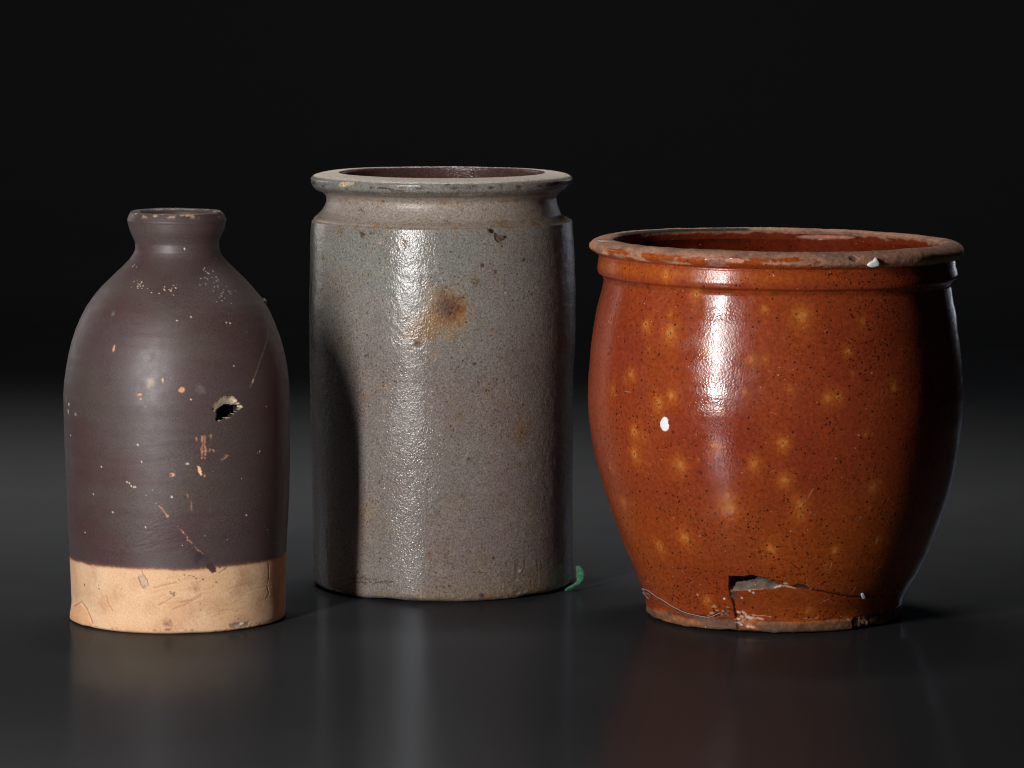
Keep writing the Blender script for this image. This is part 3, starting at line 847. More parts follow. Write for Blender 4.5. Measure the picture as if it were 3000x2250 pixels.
    B(1393, 825, 10, 11, (98, 86, 58), .7, .9, 1.8); B(1445, 965, 6, 7, (124, 76, 50), .8, .6); B(1480, 861, 5, 4, (186, 154, 120), .9); B(1111, 711, 5, 4, (186, 142, 108), .9)
    B(1533, 762, 6, 6, (54, 44, 34), .8, .6); B(1265, 838, 4, 8, (120, 84, 60), .8); B(1165, 877, 6, 5, (84, 62, 50), .7); B(1390, 1066, 6, 5, (70, 52, 32), .8); B(1410, 1060, 5, 4, (84, 66, 40), .7)
    B(1072, 1043, 4, 6, (44, 40, 34), .8, ang=30); B(1069, 1162, 12, 11, (124, 98, 68), .7, .8, 1.5); B(1128, 1135, 18, 8, (156, 128, 100), .5, .9, 1.5)
    B(1372, 1345, 6, 5, (70, 54, 34), .8); B(1430, 1140, 14, 10, (124, 98, 62), .5, .9, 1.5); B(1345, 1220, 12, 12, (110, 92, 66), .45, .9, 1.5)
    B(1530, 1255, 34, 44, (126, 94, 60), .5, .95, 1.2); B(1410, 1640, 30, 16, (118, 100, 60), .35, .95, 1.5); B(1445, 1635, 5, 4, (48, 38, 24), .8)
    B(1258, 1622, 6, 7, (120, 70, 50), .85, .5); B(1065, 1490, 60, 44, (132, 110, 80), .35, .95, 1)
    rs = np.random.RandomState(3)
    for k in range(90):
        x = rs.uniform(930, 1660); y = rs.uniform(680, 1720)
        B(x, y, rs.uniform(2.2, 4), None, rs.rand() < .6 and (56, 44, 36) or (120, 90, 56), rs.uniform(.5, .95), .5)
    # chip in the lip
    p.poly([(992, 539), (1000, 534), (1014, 532), (1040, 532), (1033, 541), (1012, 548), (996, 545)], (176, 156, 132), 1, .25, .7, rough=.9, disp=-.6, grain=.4)
    B(1001, 539, 9, 6, (214, 170, 124), .95, .5, 1.2); B(1006, 545, 5, 4, (220, 190, 150), .8)
    S([(1012, 546), (1022, 538), (1032, 533)], 3, (150, 132, 112), .8, .2, .3, disp=-.3)
    for x, y in ((1378, 528), (1386, 546), (1466, 543), (1470, 548), (1310, 541), (1240, 545), (1120, 552), (1180, 548)): B(x, y, rs.uniform(4, 9), 4, (66, 56, 46), .7, .8, 1.8)
    B(1664, 515, 10, 5, (206, 182, 150), .8, .5, 1.3, disp=-.6); B(1655, 511, 8, 3, (40, 34, 28), .7, .5, 1.3)
    S([(1058, 610), (1059, 616), (1064, 620)], 2.6, (44, 34, 28), .9, .2); S([(1059, 616), (1052, 616)], 2.4, (44, 34, 28), .9, .2)
    B(996, 586, 7, 5, (110, 80, 50), .8, .6, 1.5); B(964, 588, 3, 6, (60, 46, 36), .8)
    # runs of glaze and grit low on the right, rust at the heel
    for k in range(60):
        x = rs.uniform(1470, 1590); y = rs.uniform(1640, 1735)
        B(x, y, rs.uniform(3, 7), rs.uniform(4, 13), (92, 80, 68), .35, .8, 1.5, disp=rs.uniform(-.35, .5))
    S([(1541, 1640), (1538, 1660), (1530, 1676)], 4, None, 1, .6, 1.0, disp=-.2)
    B(1524, 1672, 7, 5, (190, 180, 166), .5, .5, disp=.6, rough=.15)
    B(1428, 1748, 20, 9, (138, 92, 48), .75, .8, 1.6); B(1412, 1744, 9, 7, (60, 40, 34), .8, .7, 1.5); B(1452, 1748, 18, 7, (160, 120, 80), .6, .9, 1.6)
    B(1560, 1728, 30, 8, (136, 96, 56), .6, .9, 1.6, ang=-12); B(1500, 1738, 20, 7, (130, 96, 60), .5, .9, 1.6)
    for k in range(40):
        x = rs.uniform(940, 1640); y = 1708 + 55 * math.sqrt(max(0, 1 - ((x - 1297) / 381) ** 2)) - rs.uniform(2, 20)
        B(x, y, rs.uniform(4, 14), rs.uniform(3, 7), rs.choice([0, 1]) and (122, 106, 74) or (150, 144, 132), .5, .8, 1.8, disp=-rs.uniform(0, .4))
    S([(930, 1724), (960, 1738), (1010, 1750), (1050, 1755)], 6, (58, 54, 50), .6, .8, 1.2, .4)
    for k in range(30):
        x = rs.uniform(1020, 1140); y = rs.uniform(1690, 1712)
        S([(x, y), (x + rs.uniform(6, 16), y + rs.uniform(-3, 3))], 2, (72, 56, 42), .6, .3, .8)
    heel = np.exp(-(zz / 2.4) ** 2) * p.rowmask('outside')[:, None]
    p.disp -= heel * np.clip(fbm(P, 22, 3, 33) - .4, 0, 1) * 3.5
    # ---- parts
    R_, C_ = p.disp.shape
    cells = np.zeros((R_ - 1, C_), int)
    for key, tg in ((3, 'interior'), (3, 'inner_lip'), (0, 'lip'), (2, 'outside'), (4, 'underside')):
        cells[p.tag[1:] == tg] = key
    zc = p.z[1:]
    cells[(p.tag[1:] == 'outside') & (zc > zy(560))] = 0
    cells[(p.tag[1:] == 'outside') & (zc <= zy(560)) & (zc > zy(641))] = 1
    cells[(p.tag[1:] == 'outside') & (zc < zy(1690))] = 4
    root = thing('jar', 'tall grey salt-glazed stoneware jar with a rust-brown stain, between bottle and crock', 'jar', (p.X, p.Y, 0.0))
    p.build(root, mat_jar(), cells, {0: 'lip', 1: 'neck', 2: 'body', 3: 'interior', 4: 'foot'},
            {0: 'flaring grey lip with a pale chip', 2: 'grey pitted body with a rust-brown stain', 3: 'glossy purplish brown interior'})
    return p
jar = build_jar()

# =====================================================================
# 3. redware crock
# =====================================================================
def build_crock():
    p = Pot(2264, 1798, 0.60, 720, 300, tilt=5.5 / 543)
    top_y, base_y = 700.0, 1798.0
    tl = lambda y: 5.5 * np.clip((base_y - y) / (base_y - top_y), 0, 1)
    L = np.array([(747,1752.5),(767.5,1751),(786.5,1748.3),(798,1751.0),(807,1761),(822,1766.5),(852,1761),(879,1754),(902,1747.8),(967,1737),(1032,1728.8),(1097,1723.4),(1162,1720.9),(1211,1723.2),
         (1281,1731.5),(1336,1742.4),(1395,1758.7),(1460,1777.7),(1525,1799.4),(1590,1823.8),(1645,1848),(1694,1868),(1726,1881),(1755,1889.5),(1772,1889),(1786,1889)])
    Rr = np.array([(759,2797.0),(772,2797),(800,2803),(810,2800.5),(819,2788),(832,2783),(846,2785),(879,2789.6),(913,2797.6),(1000,2808.4),(1065,2815),(1119,2819),(1162,2820.6),(1216,2818),(1270,2811),
          (1330,2803),(1390,2792),(1444,2778.6),(1498,2762),(1552,2743),(1607,2721),(1661,2694.5),(1704,2668),(1723,2656.5),(1742,2647),(1765,2640),(1776,2640),(1786,2640)])
    L[:, 0] += tl(L[:, 0]); Rr[:, 0] -= tl(Rr[:, 0])
    c = 2274
    p.section('interior', [p.pt(1770, 0.2), p.pt(1770, 250), p.pt(1755, 330), p.pt(1700, 370)], 5.0)
    p.section('interior', [p.pt(1700, 370), p.pt(1500, 460), p.pt(1300, 512), p.pt(1160, 522), p.pt(1000, 514), p.pt(900, 502), p.pt(850, 492, cpx=c)], 3.0)
    p.section('interior', [p.pt(850, 492, cpx=c), p.pt(810, 488, cpx=c), p.pt(770, 484, cpx=c), p.pt(735, 476, cpx=c)], 0.8)
    p.section('inner_lip', [p.pt(735, 476, cpx=c), p.pt(716, 471, cpx=c), p.pt(708, 470, cpx=c), p.pt(703.5, 474, cpx=c), p.pt(700.5, 483, cpx=c)], 0.6)
    p.section('lip', [p.pt(700.5, 483, cpx=c), p.pt(699.2, 497, cpx=c), p.pt(700.5, 510, cpx=c), p.pt(704, 523, cpx=c), p.pt(710, 534, cpx=c), p.pt(717, 540.5, cpx=c), p.pt(724, 543, cpx=c),
                      p.pt(731, 541.5, cpx=c), p.pt(738, 535, cpx=c), p.pt(743, 527.5, cpx=c), p.pt(748, 522.7, cpx=c)])
    ys = np.unique(np.concatenate([L[:, 0], Rr[:, 0]])); ys = ys[ys > 751]; keep = [ys[0]]
    for y in ys[1:]:
        if y - keep[-1] > 6: keep.append(y)
    pts = [p.pt(y, xl=np.interp(y, L[:, 0], L[:, 1]), xr=np.interp(y, Rr[:, 0], Rr[:, 1])) for y in keep]
    p.section('outside', [p.pt(748, 522.7, cpx=c)] + pts)
    p.section('outside', [pts[-1], p.pt(1792, 373, cpx=2264.5), p.pt(1796, 368, cpx=2264.5), p.pt(1798, 358, cpx=2264)])
    p.section('underside', [p.pt(1798, 358, cpx=2264), p.pt(1797, 150), p.pt(1797, 0.2)], 8.0)
    p.finish_profile()
    P = p.P; th = p.theta[None, :]; one = np.ones_like(th)
    zy = lambda y: p.pt(y, 1)[0]
    zz = p.z[:, None] * one
    outm = p.rowmask('outside', 'lip')[:, None] * one
    lipm = p.rowmask('lip', 'inner_lip')[:, None] * one
    ring = np.interp(p.s, np.arange(0, 1200, 5), np.random.RandomState(2).rand(240) - .5)[:, None]
    p.disp += outm * ((fbm(P, 80, 2, 1) - .5) * 1.2 + ring * .12 + (fbm(P, 16, 2, 6) - .5) * .22)
    p.disp += lipm * ((fbm(P, 18, 3, 7) - .5) * .9 + (fbm(P, 3, 2, 8) - .5) * .35)
    for y, d, w in ((750, -.7, .8), (812, -.25, .8)):
        p.disp += d * np.exp(-((zz - zy(y)) / w) ** 2) * outm
    # ---- colour
    n1 = smooth(.35, .68, fbm(P, 55, 3, 2))[..., None]; n2 = smooth(.4, .7, fbm(P, 20, 3, 3, (1, 1, 2.2)))[..., None]; n3 = smooth(.4, .72, fbm(P, 6, 3, 4))[..., None]
    red = lin((134, 55, 29)); org = lin((140, 64, 23)); deep = lin((114, 42, 25))
    low = smooth(zy(1250), zy(1550), zz)[..., None]
    base = red * (1 - low) + org * low
    base = base * (1 - .45 * n1) + deep * .45 * n1
    base = base * (1 - .35 * n2) + lin((146, 68, 26)) * .35 * n2
    base = base * (1 - .2 * n3) + lin((140, 56, 30)) * .2 * n3
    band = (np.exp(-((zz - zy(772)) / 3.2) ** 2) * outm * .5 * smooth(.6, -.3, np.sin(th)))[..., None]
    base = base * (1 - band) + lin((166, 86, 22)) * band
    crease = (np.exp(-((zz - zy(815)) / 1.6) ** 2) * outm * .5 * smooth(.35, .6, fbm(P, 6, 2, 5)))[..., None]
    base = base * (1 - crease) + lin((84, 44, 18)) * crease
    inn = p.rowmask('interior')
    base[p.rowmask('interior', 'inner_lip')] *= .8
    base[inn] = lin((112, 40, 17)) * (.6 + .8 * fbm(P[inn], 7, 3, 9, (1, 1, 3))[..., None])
    p.col = base
    p.rough = .16 + .10 * smooth(.4, .7, fbm(P, 34, 3, 10)) + .04 * n3[..., 0]
    side = smooth(-.1, .5, np.sin(th))
    p.fx = outm * (.16 + .62 * side * smooth(.3, .6, fbm(P, 40, 2, 11)) + .5 * smooth(zy(1330), zy(1600), zz) * smooth(.35, .6, fbm(P, 35, 2, 12)))
    p.fx *= .35 + 1.5 * smooth(.40, .62, fbm(P, 11, 3, 26))
    p.fx[inn] = .12
    p.grain = .6 + .9 * smooth(.4, .65, fbm(P, 30, 2, 13))
    # lip: worn to the clay, more to the right; glaze left in patches on the left
    clay = lin((156, 112, 88)); clay2 = lin((128, 94, 76)); clay3 = lin((176, 130, 102))
    k1 = fbm(P, 14, 3, 14)[..., None]; k2 = fbm(P, 5, 3, 15)[..., None]
    cl = clay * (1 - smooth(.45, .65, k1)) + clay2 * smooth(.45, .65, k1)
    cl = cl * (1 - .5 * smooth(.5, .7, k2)) + clay3 * .5 * smooth(.5, .7, k2)
    cover = smooth(zy(744), zy(735), zz + (fbm(P, 5, 3, 16) - .5) * 6.0)
    topz = smooth(zy(719), zy(713), zz + (fbm(P, 6, 3, 19, (2, 2, 1)) - .5) * 4.0)
    patch = smooth(.44, .54, fbm(P, 5, 3, 17, (2.5, 2.5, 1)) + .28 * smooth(-.2, .5, np.sin(th)) * (np.cos(th) > -.3) - .06)
    og2 = (p.rowmask('lip')[:, None] * smooth(zy(752), zy(744), zz))[..., None] * .8
    p.col = p.col * (1 - og2) + lin((146, 70, 26)) * og2
    wear = np.clip(np.maximum(cover * patch, topz), 0, 1) * lipm
    wear[p.rowmask('inner_lip')] *= smooth(zy(722), zy(714), zz + (fbm(P, 7, 3, 18) - .5) * 5)[p.rowmask('inner_lip')]
    right = smooth(.25, .5, np.sin(th)) * p.rowmask('lip')[:, None] * smooth(zy(748), zy(742), zz + (fbm(P, 6, 3, 24) - .5) * 3)
    wear = np.maximum(wear, right)
    p.col = p.col * (1 - wear[..., None]) + cl * wear[..., None]
    p.rough = p.rough * (1 - wear) + .88 * wear
    p.grain = p.grain * (1 - wear) + 2.2 * wear
    p.fx *= 1 - wear
    p.disp -= wear * .25
    # back left: lip broken away and blackened
    tb = np.angle(np.exp(1j * p.theta))[None, :]
    brk = (smooth(math.radians(-176), math.radians(-172), tb) * (1 - smooth(math.radians(-112), math.radians(-106), tb)))
    bl = brk * p.rowmask('inner_lip')[:, None] * smooth(zy(712), zy(706), zz)
    p.col = p.col * (1 - bl[..., None]) + lin((20, 16, 16)) * bl[..., None]
    bl2 = brk * p.rowmask('interior')[:, None] * np.exp(-((zz - zy(730)) / 4) ** 2) * .7
    p.col = p.col * (1 - bl2[..., None]) + lin((46, 22, 18)) * bl2[..., None]
    # foot: worn, brown, orange glaze left in places
    fm = smooth(zy(1757), zy(1768), zz + (fbm(P, 9, 3, 20, (2, 2, 1)) - .5) * 7.0) * outm
    fcol = lin((108, 74, 52)) * (.10 + 1.5 * fbm(P, 5, 4, 21, (2, 2, 1))[..., None])
    og = smooth(.5, .66, fbm(P, 8, 3, 25, (3, 3, .7)))[..., None] * .75
    fcol = fcol * (1 - og) + lin((156, 82, 28)) * og
    fcol = fcol * (1 - .5 * smooth(.5, .65, fbm(P, 9, 2, 22, (2, 2, .7)))[..., None]) + lin((78, 66, 56)) * .5 * smooth(.5, .65, fbm(P, 9, 2, 22, (2, 2, .7)))[..., None]
    p.col = p.col * (1 - fm[..., None]) + fcol * fm[..., None]
    p.rough = p.rough * (1 - fm) + .8 * fm
    p.fx *= 1 - fm
    p.disp -= fm * (fbm(P, 4, 3, 23, (1.6, 1.6, 1)) * 1.3)
    # ---- yellow blooms in the glaze
    B, S = p.blob, p.stroke
    Yw = (178, 98, 38)
    spots = [(1951,804,15,1),(2041,861,18,1),(1892,951,19,1),(1965,975,22,1),(2348,926,25,1),(2073,1030,18,.8),(1848,1097,21,.9),(1930,1179,21,1),(1967,1160,15,.9),(2486,1030,16,.7),(2426,1165,20,.9),
             (2456,1161,14,.8),(2076,1111,11,.7),(2201,1054,12,.7),(2239,907,13,.6),(2312,1141,14,.6),(2618,1133,16,.6),(2182,1149,14,.5),(2526,940,18,.4),(1856,1265,20,.9),(1859,1330,22,.9),
             (1992,1363,22,.9),(2095,1308,18,.9),(2293,1298,18,1),(2209,1357,18,.7),(2301,1406,23,1),(2136,1485,23,.8),(2342,1478,26,.9),(2344,1508,20,.7),(2005,1574,28,.9),(1932,1601,20,1),(2258,1607,26,.9),
             (2448,1615,20,.8),(2071,1759,18,1),(2559,1428,24,.6),(2570,1585,18,.6),(1793,1140,14,.5),(1790,1370,14,.5),(1826,1470,14,.5),(2370,1790,14,.7),(1884,1280,10,.5)]
    rs = np.random.RandomState(21)
    spots += [(rs.uniform(1790, 2620), rs.uniform(880, 1680), rs.uniform(6, 11), rs.uniform(.3, .6)) for k in range(12)]
    for x, y, r, a in spots:
        r *= rs.uniform(.75, 1.25); a *= rs.uniform(.7, 1.0)
        B(x + rs.uniform(-4, 4), y + r * .2, r * 1.7, r * 2.3, (156, 76, 26), .6 * a, .98, .7)
        B(x, y, r * 1.05, r * 1.2, Yw, .6 * a, .95, .6); B(x, y, r * .5, r * .55, (200, 138, 74), .5 * a, .95, .7)
        if a > .85: B(x + rs.uniform(-2, 2), y, 3, 4.5, (60, 32, 16), .8, .5, 1.2, disp=-.15)
    for k in range(70):
        x = rs.uniform(1760, 2640); y = rs.uniform(840, 1720)
        B(x, y, rs.uniform(3, 5), None, (56, 26, 20), rs.uniform(.4, .9), .5, 1.2)
    # scratches
    for k in range(50):
        x = rs.uniform(1770, 2640); y = rs.uniform(830, 1760); a = rs.uniform(-1.4, 1.4); l = rs.uniform(4, 16)
        S([(x, y), (x + l * math.cos(a), y + l * math.sin(a))], 1.5, (200, 140, 108), rs.uniform(.15, .4), .2, .4)
    S([(2340, 1487), (2352, 1475), (2365, 1460), (2385, 1425)], 1.8, (190, 140, 100), .5, .2, .3)
    B(2043, 1742, 4, 5, (210, 160, 120), .8)
    # ---- lip details
    for x, y, rx, ry, cc in ((2098, 772, 34, 13, (150, 104, 92)), (2392, 772, 17, 13, (132, 84, 62)), (2502, 757, 13, 9, (96, 72, 58)), (1770, 742, 26, 8, (196, 140, 106)), (1870, 757, 30, 8, (190, 132, 100)),
                              (1990, 770, 40, 7, (186, 132, 102)), (2270, 772, 40, 6, (180, 124, 94)), (2150, 763, 26, 6, (182, 130, 102))):
        B(x, y, rx, ry, cc, .9, .45, 1.8, rough=.9, disp=-.5)
    p.poly([(2484, 752), (2500, 747), (2518, 757), (2510, 764), (2498, 762)], (104, 84, 68), .9, .3, 1, disp=-.7)
    S([(1752, 700), (1768, 704), (1790, 706), (1820, 704)], 7, (206, 192, 180), .85, .5, .9, disp=-.6)
    S([(1750, 694), (1762, 700), (1790, 702), (1818, 700)], 5, (40, 32, 28), .7, .4, .6, disp=-.5)
    # ---- bare flake inside the far wall
    p.poly([(2318, 694), (2350, 686), (2420, 685.5), (2490, 690), (2528, 696), (2490, 701), (2415, 702), (2350, 700)], (44, 20, 14), .9, .9, .1, inner=True, rough=.3)
    p.poly([(2332, 694), (2358, 688.5), (2420, 688), (2480, 691.5), (2505, 695.5), (2480, 698.5), (2415, 699.5), (2352, 698)], (200, 130, 104), 1, .7, .1, inner=True, rough=.9, disp=-.3)
    # ---- broken foot: cracks, sherd, gap
    crack = [(1880, 1727), (1905, 1742), (1925, 1752), (1955, 1772), (1985, 1788), (2020, 1799), (2050, 1806), (2085, 1806), (2118, 1798), (2136, 1788)]
    vert = [(2138, 1690), (2138, 1730), (2143, 1752), (2150, 1772), (2153, 1795), (2158, 1815), (2162, 1850)]
    rightc = [(2335, 1718), (2360, 1722), (2390, 1731), (2430, 1738), (2470, 1746), (2510, 1750), (2550, 1752), (2600, 1745), (2630, 1735)]
    S(crack, 5, (40, 24, 20), .85, .4, .8, disp=-.7); S(vert, 4.5, (26, 16, 14), .9, .3, .4, disp=-.8); S(rightc, 4, (44, 26, 22), .85, .4, .9, disp=-.6)
    S([(x, y + 9) for x, y in crack], 9, (92, 58, 40), .55, .9, 1.0)
    q = lambda a, b: (2100 + .16275 * a, 1650 + .16275 * b)
    dark = [q(*t) for t in ((230, 235), (560, 235), (610, 208), (720, 240), (640, 300), (520, 322), (300, 352), (256, 430), (232, 490))]
    greyp = [q(*t) for t in ((238, 520), (258, 430), (300, 350), (520, 318), (640, 298), (722, 238), (800, 255), (890, 270), (960, 312), (1060, 352), (1110, 372), (1180, 400), (1100, 430), (1020, 462), (860, 467), (560, 490), (330, 497))]
    i, j = p.locate(2200, 1714)
    uvd, uvg = p.to_uv(i, j, dark), p.to_uv(i, j, greyp)
    ix, u, v = p.window(i, j, 24)
    ju, jv = u + p.jit[0][ix] * .5, v + p.jit[1][ix] * .5
    dg = poly_dist(ju, jv, uvg); ddk = poly_dist(ju, jv, uvd)
    # the sherd's broken top slopes inwards from its lower edge
    lowe, _ = line_dist(ju, jv, p.to_uv(i, j, [q(238, 520), q(330, 497), q(560, 490), q(860, 467), q(1020, 462), q(1100, 440), q(1180, 402)]))
    ins = dg < 0
    p.inward[ix] += np.where(ins, np.clip(lowe * 1.1, 0, 6.0) + .2 + (fbm(P[ix], 2, 3, 30, (2, 2, 1)) - .5) * 1.8, 0)
    gf = fbm(P[ix], 2.2, 4, 31, (3, 3, 1))[..., None]
    gc = lin((86, 76, 68)) * (.2 + 1.6 * gf)
    gm = smooth(.45, .65, fbm(P[ix], 5, 3, 34))[..., None] * .6
    gc = gc * (1 - gm) + lin((94, 70, 54)) * (.3 + 1.4 * gf) * gm
    p.blend(ix, 1 - smooth(-.1, .25, dg), gc, rough=.92, fx=0.0)
    p.hole[ix] |= ddk < 0
    rows = np.where(p.rowmask('interior'))[0]
    ii = rows[np.argmin(np.abs(p.z[rows] - p.z[i]))]
    ix2, u2, v2 = p.window(ii, j, 26)
    p.hole[ix2] |= (np.abs(u2) < 24) & (np.abs(v2) < 12)
    S([q(330, 499), q(560, 492), q(700, 480), q(860, 470)], 2.2, (190, 130, 96), .8, .2, .4)
    p.poly([q(*t) for t in ((1010, 468), (1080, 420), (1190, 392), (1290, 408), (1360, 438), (1440, 465), (1380, 472), (1290, 442), (1180, 430), (1090, 452))], (206, 184, 158), .95, .25, .8, rough=.9, disp=-.3)
    p.poly([q(1190, 355), q(1240, 348), q(1280, 380), q(1240, 388)], (200, 170, 140), .9, .25, .8)
    p.poly([q(*t) for t in ((1375, 400), (1500, 375), (1620, 390), (1710, 485), (1560, 470), (1440, 455))], (70, 44, 38), .9, .4, .8, disp=-.5)
    S([q(1500, 376), q(1620, 392), q(1712, 484)], 3, (160, 92, 66), .8, .3, .4)
    B(*q(300, 585), 12, 10, (74, 66, 66), .9, .5, 1.5)
    for a, b in ((588, 498), (655, 540), (445, 640), (135, 640), (380, 878), (405, 880)): B(*q(a, b), 3.5, 3.5, (224, 206, 190), .95, .4)
    # scrapes and old glue at the foot
    S([q(460, 880), q(500, 920), q(540, 970), q(600, 1000), q(660, 990)], 7, (206, 180, 164), .9, .3, 1.2, .3); S([q(700, 990), q(760, 1000), q(830, 1008)], 5, (206, 170, 146), .8, .3, 1, .3)
    for k in range(26):
        B(2155 + rs.uniform(0, 55), 1812 + rs.uniform(-14, 26), rs.uniform(3, 8), rs.uniform(2, 4), rs.choice([0, 1]) and (212, 184, 164) or (176, 96, 40), .75, .5, 1.5)
    for k in range(22):
        B(2076 + rs.uniform(0, 58), 1790 + rs.uniform(-14, 14), rs.uniform(3, 8), rs.uniform(2, 5), (190, 150, 112) if rs.rand() < .55 else (56, 34, 28), .7, .5, 1.5, disp=rs.uniform(-.3, .3))
    for x, y, rx, ry in ((1930, 1790, 34, 9), (1985, 1812, 40, 9), (2030, 1822, 26, 7), (2200, 1822, 40, 8), (2420, 1818, 70, 6), (2330, 1822, 60, 5), (2490, 1812, 40, 7)):
        B(x, y, rx, ry, (172, 92, 26), .7, .9, 1.6, rough=.45)
    S([q(640, 935), q(800, 948), q(980, 965)], 2, (214, 150, 120), .8, .2, .2)
    p.poly([(2498, 1822), (2506, 1812), (2518, 1812), (2516, 1838), (2500, 1842)], (26, 18, 14), .9, .4, .8, disp=-.8)
    p.poly([(2518, 1815), (2530, 1808), (2542, 1820), (2540, 1836), (2520, 1840)], (166, 118, 92), .95, .4, .8, disp=-.4)
    for pts in ([(2478, 1748), (2495, 1738), (2508, 1722)], [(2404, 1770), (2416, 1762), (2430, 1757)], [(2464, 1806), (2484, 1812), (2492, 1820)], [(2358, 1812), (2380, 1814), (2396, 1812), (2400, 1806)], [(2424, 1678), (2432, 1664), (2436, 1648)],
                [(2562, 1674), (2574, 1665), (2580, 1660)], [(2515, 1525), (2522, 1515)]):
        S(pts, 1.6, (196, 150, 126), .6, .2, .5, .3)
    heel = np.exp(-(zz / 2.0) ** 2) * p.rowmask('outside')[:, None]
    p.disp -= heel * np.clip(fbm(P, 20, 3, 33) - .42, 0, 1) * 3.0
    # ---- parts
    R_, C_ = p.disp.shape
    cells = np.zeros((R_ - 1, C_), int)
    for key, tg in ((4, 'interior'), (0, 'inner_lip'), (0, 'lip'), (2, 'outside'), (3, 'underside')):
        cells[p.tag[1:] == tg] = key
    zc = p.z[1:]
    cells[(p.tag[1:] == 'outside') & (zc > zy(816))] = 1
    cells[(p.tag[1:] == 'outside') & (zc < zy(1762))] = 3
    i, j = p.locate(2350, 1780)
    sh = [(2139, 1738), (2143, 1752), (2150, 1772), (2153, 1795), (2157, 1812)] + [(2250, 1826), (2350, 1828), (2450, 1822), (2520, 1810), (2580, 1795)] + [(2600, 1747), (2550, 1752), (2510, 1750), (2470, 1746), (2430, 1738), (2390, 1731), (2345, 1724), (2330, 1722), (2300, 1714), (2290, 1716), (2266, 1725), (2240, 1726), (2190, 1730), (2150, 1731)]
    uvs = p.to_uv(i, j, sh)
    ix, u, v = p.window(i, j, max(math.hypot(*t) for t in uvs) + 1)
    d = poly_dist(u, v, uvs)
    p.fx[ix] = np.where(d < 0, p.fx[ix] * .4, p.fx[ix]); p.disp[ix] -= np.where(d < 0, .5, 0)
    rr, cc_ = ix
    ok = rr[:, 0] < R_ - 1
    sub = np.ix_(rr[ok, 0], cc_[0])
    cells[sub] = np.where((d[ok] < 0) & (cells[sub] >= 2), 5, cells[sub])
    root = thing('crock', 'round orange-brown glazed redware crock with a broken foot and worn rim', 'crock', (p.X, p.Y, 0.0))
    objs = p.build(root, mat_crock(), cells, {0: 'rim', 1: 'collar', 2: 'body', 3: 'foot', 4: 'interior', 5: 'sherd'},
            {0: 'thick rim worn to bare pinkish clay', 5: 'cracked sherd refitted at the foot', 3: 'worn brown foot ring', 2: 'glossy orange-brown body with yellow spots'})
    # ---- flecks of paint and a loose thread, standing proud of the glaze
    Vd = p.P + p.N * p.disp[..., None]
    def fleck(name, pts, material, thick, label):
        cx0 = sum(a for a, b in pts) / len(pts); cy0 = sum(b for a, b in pts) / len(pts)
        def surf(x, y, h):
            return (Vd[ca, cb] + tx * (x - cx0) * p.k - tz * (y - cy0) * p.k + nrm * (h + .25)) / MM
        ca, cb = p.locate(cx0, cy0); nrm = p.N[ca, cb] + np.array([0, -.35, 0]); nrm = nrm / np.linalg.norm(nrm)
        tx = np.cross((0, 0, 1), nrm); tx = -tx if tx[0] < 0 else tx; tx /= np.linalg.norm(tx); tz = np.cross(nrm, tx); tz = -tz if tz[2] < 0 else tz
        n = len(pts); V = []; Fc = []
        for f, h in ((1.04, -.7), (1.0, thick * .7), (.82, thick), (.45, thick * 1.15)):
            V += [surf(cx0 + (a - cx0) * f, cy0 + (b - cy0) * f, h + rs.uniform(-.04, .04)) for a, b in pts]
        V.append(surf(cx0, cy0, thick * 1.1))
        for r0 in range(3):
            for k in range(n):
                Fc.append((r0 * n + k, r0 * n + (k + 1) % n, (r0 + 1) * n + (k + 1) % n, (r0 + 1) * n + k))
        Fc += [(3 * n + k, 3 * n + (k + 1) % n, 4 * n) for k in range(n)]
        o = mesh_obj(name, V, Fc, material, root)
        o['label'] = label
    white = mat_plain('white_paint', (228, 227, 226), .55, 1.2, .15, .10)
    grey_w = mat_plain('grey_white_paint', (222, 224, 220), .7, .8, .12, .12)
    lavender = mat_plain('grey_lavender_paint', (170, 168, 182), .7, 1.0, .1, .12)
    fleck('paint_fleck', [(1934, 1240), (1940, 1228), (1946, 1223), (1955, 1224), (1960, 1232), (1959, 1240), (1963, 1246), (1961, 1257), (1953, 1264), (1945, 1264), (1940, 1260), (1935, 1251)], white, .35, 'white paint fleck on the belly')
    fleck('paint_fleck', [(2539, 773), (2547, 765), (2555, 763), (2561, 754), (2566, 756), (2571, 761), (2577, 770), (2574, 778), (2563, 780), (2552, 781), (2543, 778)], grey_w, 1.0, 'white fleck on the rim')
    fleck('paint_fleck', [(2518, 1739), (2521, 1734), (2527, 1736), (2534, 1744), (2537, 1750), (2534, 1756), (2528, 1754), (2523, 1747)], lavender, .8, 'pale grey fleck above the foot')
    def thread(pts, rad, material, lift=.6):
        C_ = []
        for k in range(len(pts) - 1):
            for t in np.linspace(0, 1, 7)[:-1]:
                x = pts[k][0] * (1 - t) + pts[k + 1][0] * t; y = pts[k][1] * (1 - t) + pts[k + 1][1] * t
                a, b = p.locate(x, y); C_.append(Vd[a, b] + p.N[a, b] * lift)
        C_ = np.array(C_)
        for _ in range(3): C_[1:-1] = (C_[:-2] + 2 * C_[1:-1] + C_[2:]) / 4
        V = []; Fc = []
        for k, c_ in enumerate(C_):
            t = C_[min(k + 1, len(C_) - 1)] - C_[max(k - 1, 0)]; t = t / (np.linalg.norm(t) + 1e-9)
            a = np.cross(t, (0, 1, 0.2)); a /= np.linalg.norm(a) + 1e-9; b = np.cross(t, a)
            for g in range(5):
                w = 2 * math.pi * g / 5
                V.append((c_ + (a * math.cos(w) + b * math.sin(w)) * rad) / MM)
        for k in range(len(C_) - 1):
            for g in range(5): Fc.append((k * 5 + g, k * 5 + (g + 1) % 5, k * 5 + 5 + (g + 1) % 5, k * 5 + 5 + g))
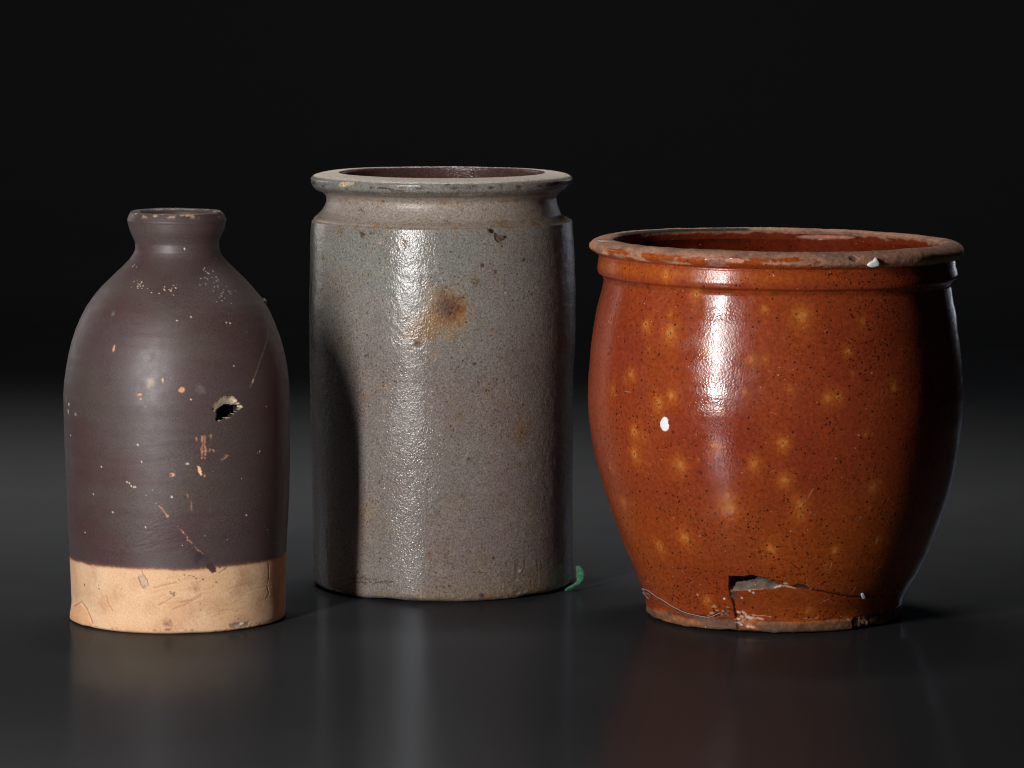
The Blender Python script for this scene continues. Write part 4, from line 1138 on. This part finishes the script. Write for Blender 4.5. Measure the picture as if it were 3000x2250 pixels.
        mesh_obj('thread', V, Fc, material, root)
    fib = mat_plain('grey_lint', (170, 160, 158), .9, .5, .05, .1)
    thread([(1882, 1724), (1900, 1728), (1922, 1746), (1942, 1757), (1975, 1778), (2010, 1796), (2050, 1805), (2080, 1809), (2095, 1802), (2112, 1793)], .16, fib)
    thread([(1884, 1726), (1890, 1738), (1898, 1750), (1903, 1756)], .14, fib)
    thread([(1880, 1735), (1894, 1737), (1906, 1742)], .12, fib)
    return p
build_crock()

# =====================================================================
# 4. scrap of green felt at the jar's foot
# =====================================================================
def build_felt():
    yd = floor_depth(1733)
    path = [(1655, 1731.5, 3.6), (1664, 1727.5, 4.6), (1675, 1723, 4.6), (1687, 1717, 4.8), (1698, 1710, 7.5), (1702, 1701, 11.5), (1701, 1693, 12.5), (1700, 1685, 11.0), (1698, 1677, 8.5), (1694.5, 1671, 6.0), (1689.5, 1667.5, 3.2)]
    pts = []
    for x, y, w in path:
        X, Z = unproject(x, y, yd)
        pts.append((X, yd, Z, w * (yd + CAM_DIST) / F))
    pts = np.array(pts)
    pts[:, 2] += max(0.0, 0.0002 - (pts[0, 2] - pts[0, 3] * .55))
    depth_off = np.linspace(0, 1, len(pts))
    pts[:, 1] += depth_off * 0.010                       # the upper end leans back
    base = pts[0, :3].copy(); base[2] = 0
    u = np.linspace(0, len(pts) - 1, 90); k = np.arange(len(pts))
    Cc = np.stack([np.interp(u, k, pts[:, c]) for c in range(4)], 1)
    for _ in range(5): Cc[1:-1] = (Cc[:-2] + 2 * Cc[1:-1] + Cc[2:]) / 4
    rs = np.random.RandomState(5)
    V = []; Fc = []; n = 28
    T = np.gradient(Cc[:, :3], axis=0); T /= np.linalg.norm(T, axis=1, keepdims=True)
    for m in range(len(Cc)):
        t = T[m]; b = np.array([0.35, 1.0, 0.1]); b -= t * b.dot(t); b /= np.linalg.norm(b); a = np.cross(b, t)
        end = min(1.0, math.sqrt(min(m, len(Cc) - 1 - m) / 5.0 + .02))
        for g in range(n):
            w = 2 * math.pi * g / n
            ca, sa = math.cos(w), math.sin(w)
            ra = Cc[m, 3] * end; rb = min(0.0016, Cc[m, 3] * 1.2) * end
            V.append(Cc[m, :3] - base + a * ca * ra * (1 + rs.uniform(-.10, .10)) + b * sa * rb * (1 + rs.uniform(-.15, .15)))
    for m in range(len(Cc) - 1):
        for g in range(n): Fc.append((m * n + g, m * n + (g + 1) % n, (m + 1) * n + (g + 1) % n, (m + 1) * n + g))
    Fc.append(tuple(range(n))[::-1]); Fc.append(tuple((len(Cc) - 1) * n + g for g in range(n)))
    felt = NT('green_felt')
    g1 = felt.noise(1.1, 5, .85)
    felt.set(felt.b.inputs['Base Color'], felt.mix(felt.ramp(g1, .40, .62), rgb((5, 38, 25)), rgb((84, 150, 114))))
    felt.b.inputs['Roughness'].default_value = 1.0
    felt.b.inputs['Specular IOR Level'].default_value = 0.1
    felt.b.inputs['Sheen Weight'].default_value = 0.3
    felt.set(felt.b.inputs['Normal'], felt.bump(g1, .4, .9))
    root = thing('felt_scrap', 'curled scrap of green felt on the dark sheet against the jar', 'felt', tuple(base))
    mesh_obj('felt', V, Fc, felt.m, root)
    HV = []; HF = []
    V = np.array(V)
    for h in range(900):
        m = rs.randint(2, len(Cc) - 2); g = rs.randint(n)
        o = V[m * n + g]; ctr = Cc[m, :3] - base
        d = o - ctr; d /= np.linalg.norm(d) + 1e-9; d = d + T[m] * rs.uniform(-1.2, 1.2) + rs.randn(3) * .4; d /= np.linalg.norm(d)
        s = np.cross(d, rs.randn(3)); s /= np.linalg.norm(s); l = rs.uniform(.0005, .0017); q = len(HV)
        HV += [o - s * 4e-5, o + s * 4e-5, o + d * l + np.array([0, 0, -l * .1])]
        HF.append((q, q + 1, q + 2))
    fz = mesh_obj('fuzz', HV, HF, mat_plain('green_fibre', (40, 104, 76), .95, .5, .05, .3), root)
    fz['kind'] = 'stuff'
build_felt()
